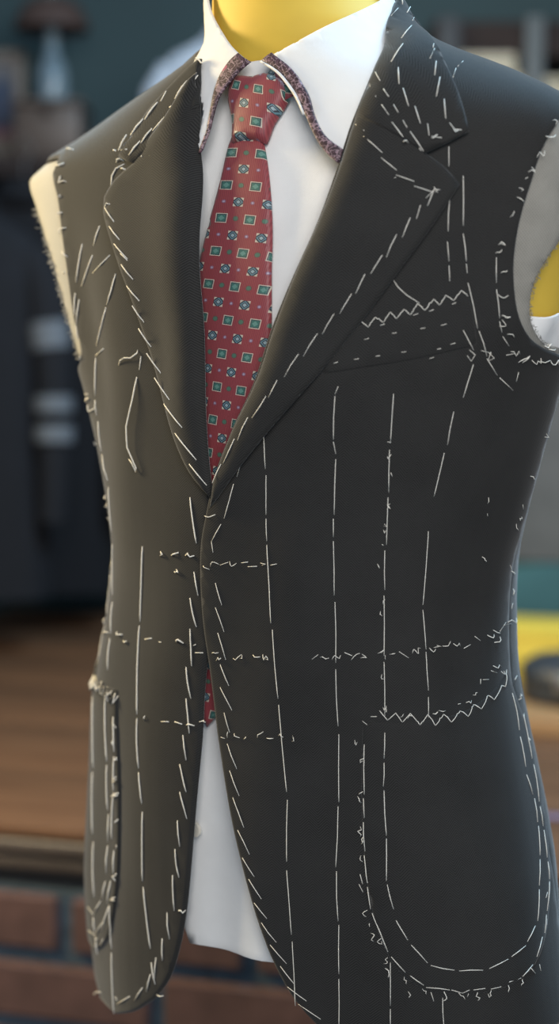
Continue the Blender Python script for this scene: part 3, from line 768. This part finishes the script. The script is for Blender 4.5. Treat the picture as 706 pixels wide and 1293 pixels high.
PIECE['FR'] = shell('front_panel', [ROLL_R, EDGE_R, [(408, 1305), (470, 1330), (560, 1345), (650, 1345)], [(650, 1345), (1.75, 0.875, s_)], [(1.75, 0.875, s_), (1.75, 1.325, s_)],
      [(1.75, 1.325, s_), (712, 452), (692, 442), (672, 428), (657, 400), (650, 352), (655, 290), (672, 230), (692, 176), (712, 136)], [(712, 136), (1.66, ZR, s_)], [(1.66, ZR, s_), (1.66, 1.53, s_), (1.66, 1.56, s_), (1.62, 1.60, s_)], [(1.62, 1.60, s_), (503, -4)]],
      OFR, 0.0028, wl, jacket, rad=0.0022)
PIECE['FR']['label'] = 'left front of the jacket, lapping over the other'
ROLL_L = [(251, 76), (248, 120), (247, 200), (246, 300), (247, 400), (251, 490), (258, 570), (266, 640)]
PIECE['FL'] = shell('front_panel', [ROLL_L, [(266, 640), (271, 720), (268, 800), (259, 842)], [(259, 842), (256, 880), (254, 925), (247, 1000), (240, 1080), (233, 1150), (225, 1195), (212, 1236), (194, 1262)], [(194, 1262), (168, 1278), (145, 1281)],
      [(145, 1281), (126, 1262)], [(126, 1262), (-1.75, 0.895, s_)], [(-1.75, 0.895, s_), (-1.75, 1.325, s_)], [(-1.75, 1.325, s_), (101, 452), (92, 405), (84, 350), (77, 300), (70, 245), (70, 206)], [(70, 206), (73, 199), (-1.66, ZL2, s_)], [(-1.66, ZL2, s_), (-1.66, max(1.53, ZL2 + 0.006), s_), (-1.66, 1.56, s_), (-1.60, 1.58, s_)], [(-1.60, 1.58, s_), (251, 76)]],
      OFL, 0.0028, wl, jacket, rad=0.0022)
PIECE['FL']['label'] = 'right front of the jacket, under the other'
shell('back_panel', [[(1.73, 0.872, s_), (math.pi, 0.868, s_), (4.55, 0.89, s_)], [(4.55, 0.89, s_), (4.55, 1.325, s_)], [(4.55, 1.325, s_), (4.05, 1.38, s_), (3.95, 1.44, s_), (4.05, 1.485, s_), (4.55, ZL2 + 0.003, s_)], [(4.55, ZL2 + 0.003, s_), (4.61, 1.55, s_), (4.62, 1.58, s_)],
      [(4.62, 1.58, s_), (math.pi, 1.60, s_), (1.66, 1.59, s_)], [(1.66, 1.59, s_), (1.68, 1.54, s_), (1.72, 1.50, s_)], [(1.72, 1.50, s_), (2.1, 1.44, s_), (2.1, 1.37, s_), (1.73, 1.325, s_)], [(1.73, 1.325, s_), (1.73, 0.872, s_)]],
      0.0060, 0.0028, wl, jacket, grid=0.014, rad=0.0022)
# lapels: rolled, standing off the chest along the crease and lying flatter at the outer edge
def lapel_lift(roll_px, amp, off):
    R = np.array([(KU * a, b) for a, b in (cast(x, y, off) for x, y in roll_px)]); R = catmull(R, 0.006)
    def f(t, z, D):
        P = np.stack([KU * t, z], 1); d = np.full(len(P), 1e9)
        for a, b in zip(R[:-1], R[1:]):
            e = b - a; s = np.clip(((P - a) @ e) / (e @ e + 1e-15), 0, 1); d = np.minimum(d, np.linalg.norm(P - a - s[:, None] * e, axis=1))
        w = np.clip((z - 1.235) / 0.08, 0, 1) * np.clip((1.575 - z) / 0.05, 0, 1)
        return w * amp * (np.exp(-((d - 0.012) / 0.014) ** 2) - 0.9 * np.exp(-(d / 0.004) ** 2)) + w * 0.0012 * np.sin(z * 50)
    return f
LAP_OUT_R = [(262, 642), (300, 592), (345, 537), (400, 473), (450, 412), (500, 347), (545, 286), (581, 232)]
PIECE['LR'] = shell('lapel', [[(487, 45), (472, 82), (455, 122), (443, 152), (435, 176), (424, 212), (395, 290), (345, 405), (320, 480), (290, 545), (270, 597), (262, 642)], LAP_OUT_R, [(581, 232), (560, 208), (536, 191)], [(536, 191), (512, 140), (487, 45)]],
      OLAP, 0.0034, wl, jacket, rad=0.003, grid=0.007, offfn=lapel_lift(ROLL_R[1:-1], 0.004, OLAP))
PIECE['LL'] = shell('lapel', [[(250, 92), (249, 120), (248, 200), (247, 300), (249, 400), (253, 490), (259, 570), (266, 634)], [(266, 634), (238, 597), (217, 545), (201, 492), (180, 430), (160, 370), (141, 312), (128, 268), (128, 248)], [(128, 248), (140, 226), (165, 204)], [(165, 204), (210, 150), (250, 92)]],
      OLAP - 0.003, 0.0034, wl, jacket, rad=0.003, grid=0.007, offfn=lapel_lift([(249, 120), (248, 200), (247, 300), (249, 400), (253, 490), (259, 570), (266, 634)], 0.005, OLAP - 0.003))
PIECE['CR'] = shell('collar', [[(505, -8), (499, 6), (487, 45), (472, 82), (455, 122), (445, 146)], [(445, 146), (492, 166), (536, 192)], [(536, 192), (562, 180), (592, 164)], [(592, 164), (584, 130), (573, 100), (556, 68), (535, 40), (517, 8), (507, -8)], [(507, -8), (505, -8)]],
      OLAP + 0.0014, 0.0026, wl, jacket, rad=0.0016, grid=0.006, offfn=lapel_lift(ROLL_R[1:-1], 0.004, OLAP))
PIECE['CL'] = shell('collar', [[(252, 72), (251, 100), (249, 130)], [(249, 130), (215, 168), (166, 205)], [(166, 205), (147, 197)], [(147, 197), (166, 165), (190, 132), (222, 98), (246, 73)], [(246, 73), (252, 72)]],
      OCOL - 0.003, 0.003, wl, jacket, rad=0.0026, grid=0.006)
shell('collar_fall', [[(2.1, 1.592, s_), (math.pi, 1.60, s_), (4.60, 1.58, s_)], [(4.60, 1.58, s_), (4.60, 1.555, s_)], [(4.60, 1.555, s_), (math.pi, 1.535, s_), (2.1, 1.56, s_)], [(2.1, 1.56, s_), (2.1, 1.592, s_)]], 0.0090, 0.003, wl, jacket, rad=0.0026, grid=0.012)
# breast welt and patch pockets
PIECE['WR'] = shell('breast_welt', [[(438, 417), (515, 392), (591, 368)], [(591, 368), (598, 400), (603, 436)], [(603, 436), (510, 456), (404, 473)], [(404, 473), (438, 417)]], OFR + 0.0009, 0.0014, wl, jacket, rad=0.0010, grid=0.008)
PIECE['PR'] = shell('patch_pocket', [[(458, 910), (500, 913), (540, 910), (590, 897), (622, 874), (643, 845)], [(643, 845), (662, 905), (681, 975), (692, 1050), (696, 1110), (692, 1170), (682, 1208), (660, 1236), (620, 1253), (575, 1256), (535, 1250), (503, 1226), (480, 1185), (466, 1130), (458, 1060), (456, 990), (458, 910)]],
      OFR + 0.0014, 0.0018, wl, jacket, rad=0.0016, grid=0.009)
PIECE['PL'] = shell('patch_pocket', [[(146, 872), (135, 868), (116, 858)], [(116, 858), (-1.70, 1.10, s_)], [(-1.70, 1.10, s_), (-1.70, 0.96, s_)], [(-1.70, 0.96, s_), (112, 1190), (124, 1196), (136, 1180), (145, 1130), (149, 1060), (149, 980), (146, 872)]],
      OFL + 0.0022, 0.0024, wl, jacket, rad=0.0018, grid=0.008)
# interlining: white canvas past the right shoulder edge, hair canvas inside the left armhole
PIECE['KL'] = shell('shoulder_canvas', [[(30, 223), (48, 270), (66, 330), (82, 390), (94, 432), (100, 455)], [(100, 455), (115, 430), (95, 350), (86, 290), (80, 240), (82, 200)], [(82, 200), (-1.70, ZL2, s_)], [(-1.70, ZL2, s_), (-1.70, ZLT, s_)], [(-1.70, ZLT, s_), (30, 223)]], 0.0008, 0.0022, MAT['white_canvas'], jacket, rad=0.0008, grid=0.007, step=0.004)
PIECE['KL']['label'] = 'frayed white interlining showing past the shoulder'
PIECE['KR'] = shell('armhole_canvas', [[(720, 120), (690, 160), (665, 215), (646, 290), (641, 352), (648, 405), (668, 438), (700, 458), (722, 456)], [(722, 456), (708, 440), (694, 438), (682, 428), (671, 405), (670, 380), (678, 350), (692, 326), (710, 300)], [(710, 300), (740, 250), (735, 170), (720, 120)]], 0.0030, 0.0018, MAT['canvas'], jacket, rad=0.0006, grid=0.007, step=0.003)
PIECE['KR']['label'] = 'grey hair canvas with a raw edge inside the armhole'

# ------------------------------------------------------------------ basting stitches
OFFS = {'FR': OFR, 'FL': OFL, 'LR': OLAP + 0.002, 'LL': OLAP, 'CR': OCOL + 0.001, 'CL': OCOL - 0.003, 'WR': OFR + 0.0016, 'PR': OFR + 0.0022, 'PL': OFL + 0.0024, 'KR': 0.003, 'KL': 0.001}
# world-space nearest surface of each piece so a stitch lies on the cloth itself
TREES = {}
for k, o in PIECE.items():
    me = o.data; base = np.array(root_loc(o))
    vv = np.empty(len(me.vertices) * 3); me.vertices.foreach_get('co', vv); vv = vv.reshape(-1, 3) + base
    TREES[k] = BVHTree.FromPolygons(vv.tolist(), [tuple(p.vertices) for p in me.polygons])
def on_cloth(key, x, y, lift):
    d = Vector(ray(x, y)); hit = TREES[key].ray_cast(Vector(CAM), d)
    for k in {'FR': ('PR', 'WR'), 'FL': ('PL',)}.get(key, ()):        # a thread over a pocket edge lies on the pocket
        h2 = TREES[k].ray_cast(Vector(CAM), d)
        if h2[0] is not None and (hit[0] is None or h2[3] < hit[3]): hit = h2
    if hit[0] is None:
        t, z = cast(x, y, OFFS[key]); return S(t, z, OFFS[key] + lift)
    n = hit[1]
    if n.dot(d) > 0: n = -n
    return np.array(hit[0] + n * lift)
TH = {'FR': 0.00029, 'LR': 0.00031, 'CR': 0.00036, 'PR': 0.00033, 'WR': 0.00028, 'FL': 0.00048, 'LL': 0.00046, 'CL': 0.00060, 'PL': 0.00056, 'KR': 0.0005, 'KL': 0.0006}
COUNT = 0
def stitch(key, pts, rad=None, name='basting_stitch', slack=0.0, mat='thread', step=9):
    global COUNT
    r = rad or TH[key]
    P = []
    for (x1, y1), (x2, y2) in zip(pts, pts[1:]):
        n = max(1, int(math.hypot(x2 - x1, y2 - y1) / step))
        for k in range(n): P.append((x1 + (x2 - x1) * k / n, y1 + (y2 - y1) * k / n))
    P.append(pts[-1]); m = len(P)
    Q = []
    for i, (x, y) in enumerate(P):
        f = i / (m - 1); lift = r * (0.75 + 0.5 * math.sin(math.pi * f)) + slack * math.sin(math.pi * f)
        if i in (0, m - 1): lift = r * 0.1
        Q.append(on_cloth(key, x, y, lift))
    V, F = tube_mesh(Q, r, 5)
    o = mesh_obj(name, V, F, MAT[mat], PIECE[key]); COUNT += 1
    return o
def segs(key, flat, **k):
    for i in range(0, len(flat) - 3, 4):
        x1, y1, x2, y2 = flat[i:i + 4]
        j = 0.8
        mid = ((x1 + x2) / 2 + random.uniform(-j, j), (y1 + y2) / 2 + random.uniform(-j, j)) if math.hypot(x2 - x1, y2 - y1) > 30 else None
        stitch(key, [(x1, y1), mid, (x2, y2)] if mid else [(x1, y1), (x2, y2)], **k)
def tacks(key, flat, size=5.0, horiz=True, rad=None, mat='thread'):
    for i in range(0, len(flat) - 1, 2):
        x, y = flat[i:i + 2]; n = random.choice((2, 3, 4, 5)); s = size * random.uniform(0.75, 1.3)
        pts = []; a = random.uniform(-0.7, 0.7); back = random.random() < 0.35
        for k in range(n):
            f = k / (n - 1) - 0.5
            dx, dy = 2 * s * f, random.uniform(-0.7, 0.7) * s
            if back and k == n - 1: dx = -0.3 * s
            if not horiz: dx, dy = dy, dx
            pts.append((x + dx * math.cos(a) - dy * math.sin(a), y + dx * math.sin(a) + dy * math.cos(a)))
        if n > 2: pts = [tuple(q) for q in catmull(pts, 2.5)]
        stitch(key, pts, rad or TH[key] * random.uniform(0.85, 1.3), 'tailor_tack', slack=0.0012, mat=mat)
def zigzag(key, base, n, amp, **k):
    P = catmull(base, 3.0); L = np.concatenate([[0], np.cumsum(np.linalg.norm(np.diff(P, axis=0), axis=1))])
    s = np.linspace(0, L[-1], n + 1); pts = []
    for i, q in enumerate(s):
        x, y = np.interp(q, L, P[:, 0]), np.interp(q, L, P[:, 1]); j = amp * random.uniform(0.75, 1.15) * (1 if i % 2 else -1)
        pts.append((x + random.uniform(-1.5, 1.5), y + j))
    for a, b in zip(pts, pts[1:]): stitch(key, [a, b], step=2, slack=0.0005, **k)

# vertical bastings on the left front
segs('FR', [333, 545, 335, 592, 336, 600, 336, 650, 336, 655, 337, 683, 337, 688, 342, 787, 344, 795, 351, 882, 352, 890, 362, 1000, 363, 1010, 362, 1088, 362, 1099, 368, 1180, 369, 1189, 373, 1270,
            423, 500, 421, 555, 421, 558, 424, 573, 424, 580, 422, 650, 421, 655, 421, 678, 421, 683, 422, 752, 423, 760, 424, 837, 424, 845, 427, 917, 428, 927, 428, 1013, 427, 1018, 424, 1095, 425, 1100, 427, 1163, 428, 1168, 428, 1230, 428, 1236, 428, 1300,
            497, 497, 493, 560, 492, 568, 491, 622, 490, 628, 488, 688, 486, 695, 486, 745, 485, 752, 485, 828, 485, 836, 486, 904,
            598, 460, 585, 502, 573, 520, 565, 562, 561, 572, 548, 627, 541, 671, 534, 764, 534, 770, 538, 820, 538, 823, 541, 872, 541, 880, 541, 906,
            567, 185, 567, 210, 568, 250, 566, 292, 565, 305, 567, 330, 567, 335, 568, 355, 585, 222, 585, 285, 585, 295, 589, 330, 589, 333, 590, 345, 591, 357, 603, 415, 605, 418, 615, 450, 615, 453, 628, 474, 631, 477, 648, 493,
            585, 417, 598, 442, 627, 325, 627, 357, 627, 365, 631, 402, 631, 406, 634, 420, 635, 425, 643, 437,
            494, 341, 500, 346, 655, 470, 652, 482, 493, 1215, 493, 1270, 493, 1274, 493, 1300, 559, 1260, 561, 1300, 427, 488, 423, 498])
stitch('FR', [(497, 354), (503, 363), (514, 373), (530, 383)])
stitch('FR', [(593, 442), (600, 448), (595, 456), (590, 449)], name='tailor_tack'); stitch('FR', [(618, 446), (624, 452), (616, 456), (620, 444)], name='tailor_tack')
# edge basting down the left front
segs('FR', [272, 736, 280, 764, 272, 767, 283, 798, 275, 799, 285, 833, 278, 839, 289, 866, 278, 868, 293, 897, 283, 900, 290, 925, 287, 939, 299, 971, 290, 973, 302, 1005, 294, 1007, 308, 1045, 300, 1048, 315, 1079, 306, 1083, 321, 1107, 314, 1110, 330, 1135,
            321, 1140, 337, 1160, 330, 1165, 349, 1190, 341, 1193, 362, 1217, 354, 1220, 372, 1243, 363, 1246, 387, 1264, 377, 1268, 405, 1287, 310, 568, 299, 602, 295, 611, 283, 655, 279, 662, 267, 684, 267, 684, 269, 698])
# lapel and collar, left side of the jacket
segs('LR', [377, 447, 359, 476, 401, 421, 383, 450, 422, 396, 407, 422, 444, 371, 429, 396, 461, 346, 449, 371, 483, 322, 468, 346, 501, 296, 488, 325, 518, 275, 508, 300, 531, 259, 526, 276, 548, 240, 540, 260, 550, 238, 538, 250, 553, 243, 548, 236,
            350, 480, 339, 502, 336, 500, 318, 528, 313, 527, 300, 556, 296, 554, 282, 585, 279, 586, 268, 610, 449, 157, 460, 165, 459, 172, 483, 193, 481, 199, 501, 215, 500, 221, 523, 229, 523, 235, 545, 242])
segs('CR', [520, 32, 507, 48, 509, 55, 494, 78, 503, 85, 504, 106, 509, 111, 516, 134, 524, 134, 531, 156, 540, 156, 542, 171, 474, 91, 480, 102, 484, 112, 491, 122, 497, 132, 503, 142, 509, 152, 514, 161, 467, 108, 475, 122, 482, 132, 491, 145, 495, 154, 515, 180,
            518, 166, 535, 191, 549, 61, 543, 74, 551, 77, 549, 95, 556, 97, 551, 122, 561, 125, 563, 150, 568, 155, 573, 162, 573, 163, 583, 164, 545, 172, 558, 174, 503, 10, 494, 20, 548, 55, 547, 60, 523, 22, 521, 26])
segs('FR', [585, 77, 578, 84, 576, 86, 572, 98])
# breast welt
zigzag('FR', [(438, 415), (500, 398), (591, 369)], 17, 5.5)
segs('WR', [424, 437, 431, 435, 460, 429, 466, 427, 495, 421, 501, 420, 531, 415, 537, 414, 557, 411, 564, 409, 421, 459, 427, 457, 447, 454, 453, 453, 474, 450, 480, 449, 507, 445, 513, 444, 542, 453, 548, 451, 552, 441, 557, 440, 569, 435, 575, 433, 480, 411, 486, 409, 522, 398, 528, 396, 542, 393, 548, 391, 571, 384, 576, 382], rad=0.0003, name='prick_stitch')
# patch pocket, left front
zigzag('FR', [(478, 903), (520, 908), (560, 908), (600, 895), (630, 873), (641, 852)], 18, 6.5)
segs('PR', [486, 925, 485, 958, 485, 963, 484, 993, 485, 998, 488, 1055, 488, 1059, 488, 1112, 489, 1117, 497, 1148, 500, 1162, 515, 1187, 519, 1193, 540, 1216, 544, 1219, 574, 1225, 580, 1226, 610, 1225, 618, 1223, 642, 1211, 646, 1208, 664, 1194, 666, 1189, 676, 1169, 679, 1163, 681, 1123, 681, 1118, 682, 1085, 682, 1080, 680, 1043, 679, 1038, 675, 1008, 673, 1003, 665, 978, 664, 968, 657, 930, 656, 922, 647, 875,
            460, 940, 460, 1003, 459, 1008, 460, 1033, 459, 1038, 461, 1075, 460, 1080, 464, 1115, 464, 1120, 468, 1148, 470, 1153, 490, 1202, 494, 1208, 512, 1228, 518, 1232, 535, 1244, 538, 1247, 568, 1250, 570, 1250, 584, 1254, 584, 1254, 593, 1250, 598, 1250, 613, 1248, 620, 1249, 633, 1246, 643, 1240, 658, 1235, 660, 1233, 673, 1218, 678, 1208, 685, 1183, 688, 1178, 690, 1155, 691, 1150, 694, 1113, 694, 1110, 692, 1088, 691, 1083, 687, 1048, 686, 1043, 682, 1018, 681, 1012, 674, 965, 672, 958, 661, 902])
tacks('FR', [453, 938, 457, 962, 455, 1003, 453, 1010, 455, 1050, 456, 1062, 456, 1085, 457, 1110, 458, 1120, 461, 1153, 468, 1172, 471, 1183, 479, 1190, 487, 1213, 489, 1228, 512, 1238, 516, 1256, 536, 1252, 548, 1258, 562, 1259, 583, 1258, 592, 1261, 604, 1258, 619, 1256, 641, 1249, 658, 1240, 672, 1226, 680, 1222], 5, False)
tacks('FR', [462, 911, 472, 905, 487, 897, 509, 903, 519, 904, 551, 900, 558, 899, 582, 890, 592, 886, 600, 876, 610, 862, 614, 857, 624, 848, 628, 842, 636, 850], 4, True)
# fuzz along the dart line
tacks('FR', [494, 560, 492, 578, 493, 600, 491, 640, 487, 665, 486, 672, 484, 690, 478, 715, 485, 760, 481, 775, 485, 830, 483, 855, 486, 895], 3.5, False)
# waist, chest and button marks on the left front
tacks('FR', [398, 830, 410, 832, 424, 829, 440, 825, 449, 829, 460, 828, 484, 825, 498, 826, 510, 827, 526, 822, 546, 821, 554, 817, 564, 813, 577, 815, 590, 816, 605, 804, 620, 803, 627, 798, 628, 808, 634, 790, 641, 788, 647, 785], 5.5, True)
tacks('FR', [262, 715, 271, 712, 283, 712, 294, 712, 309, 710, 319, 715, 333, 713, 345, 712, 272, 824, 278, 832, 300, 830, 307, 829, 324, 827, 337, 830, 285, 931, 291, 927, 300, 928, 311, 929, 329, 928, 341, 932, 356, 929, 371, 932, 265, 652], 5.2, True)
# armhole, underarm and side seam marks
tacks('FR', [696, 172, 683, 195, 673, 214, 668, 222, 660, 241, 658, 250, 648, 270, 634, 308, 630, 318, 636, 342, 635, 375, 640, 400, 637, 407, 645, 424, 651, 445, 614, 446, 645, 449, 662, 455, 668, 450, 678, 456, 690, 455, 700, 457], 5.8, True)
tacks('FR', [617, 632, 614, 652, 610, 707, 690, 552, 673, 603, 661, 640, 656, 655, 653, 666, 645, 718, 648, 724, 648, 748, 647, 765, 651, 855, 656, 880, 662, 905, 668, 935, 690, 1130, 700, 155], 3.5, False)
tacks('KR', [692, 437, 697, 440], 4, True)
tacks('LR', [552, 240, 500, 222], 3, True); tacks('CR', [513, 178, 549, 173, 577, 164, 534, 188, 505, 3, 516, 12], 4, True)

# right front (left of the picture): longer, heavier threads
segs('LL', [152, 320, 161, 329, 153, 334, 168, 353, 160, 361, 176, 380, 167, 386, 182, 407, 175, 415, 191, 438, 185, 446, 203, 471, 195, 477, 214, 505, 207, 510, 230, 540, 221, 547, 248, 581, 239, 586, 261, 613, 132, 262, 144, 280, 138, 286, 151, 303, 144, 308, 161, 327])
stitch('LL', [(132, 262), (135, 257), (139, 258)], name='tailor_tack')
segs('CL', [236, 102, 221, 125, 210, 115, 203, 128, 199, 129, 183, 151, 181, 150, 165, 171, 160, 170, 150, 190, 216, 140, 193, 165, 192, 162, 178, 181, 177, 178, 163, 196, 221, 154, 210, 170, 207, 162, 202, 171, 205, 177, 189, 197, 235, 117, 222, 139, 250, 95, 229, 130])
tacks('CL', [148, 191, 157, 188, 180, 196, 218, 136, 251, 78], 4, True)
stitch('FL', [(157, 207), (147, 213), (142, 222), (140, 236)]); tacks('FL', [157, 212, 152, 205], 4, True)
segs('FL', [240, 628, 248, 686, 146, 346, 135, 385, 134, 388, 122, 437, 131, 440, 121, 449, 121, 452, 120, 500, 120, 505, 122, 525, 124, 532, 128, 570, 129, 574, 136, 607, 137, 615, 141, 672, 142, 687, 142, 752, 142, 760, 140, 800, 139, 806, 136, 846,
            117, 322, 103, 362, 104, 308, 96, 357, 126, 285, 118, 310, 139, 322, 117, 345, 95, 370, 94, 398, 100, 378, 96, 411, 96, 411, 98, 428, 180, 690, 177, 785, 176, 790, 173, 902, 173, 907, 175, 970, 175, 975, 179, 1015, 180, 1025, 180, 1113, 181, 1120, 190, 1198,
            138, 1143, 141, 1198, 141, 1203, 144, 1280, 132, 700, 128, 775, 128, 790, 122, 840])
stitch('FL', [(150, 461), (154, 455), (160, 452), (168, 452), (175, 446), (174, 442)], slack=0.002); stitch('FL', [(178, 450), (176, 467)])
stitch('FL', [(173, 476), (170, 505), (164, 538), (165, 565), (170, 578), (175, 591), (174, 596), (168, 585), (163, 580)], slack=0.003)
tacks('FL', [77, 209, 78, 228, 77, 248, 76, 271, 79, 291, 81, 322, 83, 345, 88, 190, 103, 452, 112, 505, 114, 515, 118, 560, 124, 627, 127, 640, 131, 655, 113, 497], 4.2, True)
tacks('FL', [128, 786, 134, 800, 151, 800, 160, 808, 187, 806, 205, 811, 227, 810, 248, 815, 251, 823, 205, 698, 221, 699, 240, 701, 225, 722, 185, 906, 208, 910, 226, 912, 241, 914, 256, 911, 122, 1253, 202, 1256, 230, 1150], 4.5, True)
segs('FL', [245, 722, 250, 752, 240, 755, 248, 792, 240, 794, 242, 841, 235, 842, 241, 882, 235, 882, 239, 926, 231, 928, 235, 960, 227, 965, 235, 1000, 227, 1000, 236, 1034, 224, 1036, 227, 1069, 221, 1072, 226, 1108, 218, 1105, 220, 1150, 211, 1152, 214, 1186, 205, 1185, 205, 1213, 197, 1209, 195, 1235, 191, 1215, 196, 1243, 190, 1230, 185, 1252, 180, 1247, 170, 1263, 164, 1258, 148, 1268, 146, 1258, 148, 1264], rad=0.00045)
# right patch pocket
for k in range(20):
    x = 115 + k * 1.6; y = 858 + 0.8 * k + random.uniform(-3, 3)
    stitch('PL', [(x, y + random.uniform(-7, 0)), (x + random.uniform(0, 4), y + random.uniform(8, 15)), (x + 4, y + random.uniform(-4, 6))], 0.0007, 'tailor_tack', slack=0.002)
segs('PL', [117, 880, 118, 970, 117, 975, 117, 1053, 118, 1063, 119, 1133, 133, 878, 135, 962, 135, 966, 136, 1023, 137, 1028, 136, 1063, 136, 1068, 134, 1103, 143, 905, 144, 950, 144, 955, 143, 1000, 143, 1004, 141, 1060, 144, 1074, 143, 1105, 133, 1113, 129, 1136, 140, 1112, 135, 1142, 111, 1145, 118, 1155, 118, 1155, 127, 1138, 118, 1158, 120, 1178, 112, 1175, 120, 1181, 120, 1181, 131, 1163, 121, 1185, 123, 1205, 137, 1145, 128, 1178])
tacks('PL', [146, 915, 145, 938, 146, 960, 147, 985, 147, 1005, 148, 1038, 148, 1072, 147, 1108, 143, 1135, 125, 1185, 129, 1190], 4, False)
# frayed edges of the interlinings: too many loose threads to count
V = []; F = []
def fringe(key, edge, n, ln, mat, name):
    V = []; F = []
    P = catmull(edge, 2.0)
    for k in range(n):
        i = random.uniform(0, len(P) - 1.001); j = int(i); x, y = P[j] + (P[j + 1] - P[j]) * (i - j)
        a = on_cloth(key, x, y, 0.0); a = a + rng.normal(0, 0.0006, 3)
        d = np.array([random.uniform(-1, 1), random.uniform(-0.6, 0.1), random.uniform(-1.2, 0.5)]); d /= np.linalg.norm(d)
        l = ln * random.uniform(0.3, 1.0)
        v, f = tube_mesh([a, a + d * l * 0.5 + rng.normal(0, l * .12, 3), a + d * l], 0.00022, 3)
        F += [tuple(q + len(V) for q in g) for g in f]; V += v
    tag(mesh_obj(name, V, F, mat, PIECE[key]), kind='stuff')
fringe('KL', [(44, 262), (66, 330), (82, 390), (94, 432), (100, 455)], 260, 0.0045, MAT['white_canvas'], 'frayed_threads')
fringe('KR', [(694, 438), (682, 428), (671, 405), (670, 380), (678, 350), (692, 326), (706, 303)], 160, 0.003, MAT['canvas'], 'frayed_threads')
print('stitches', COUNT)
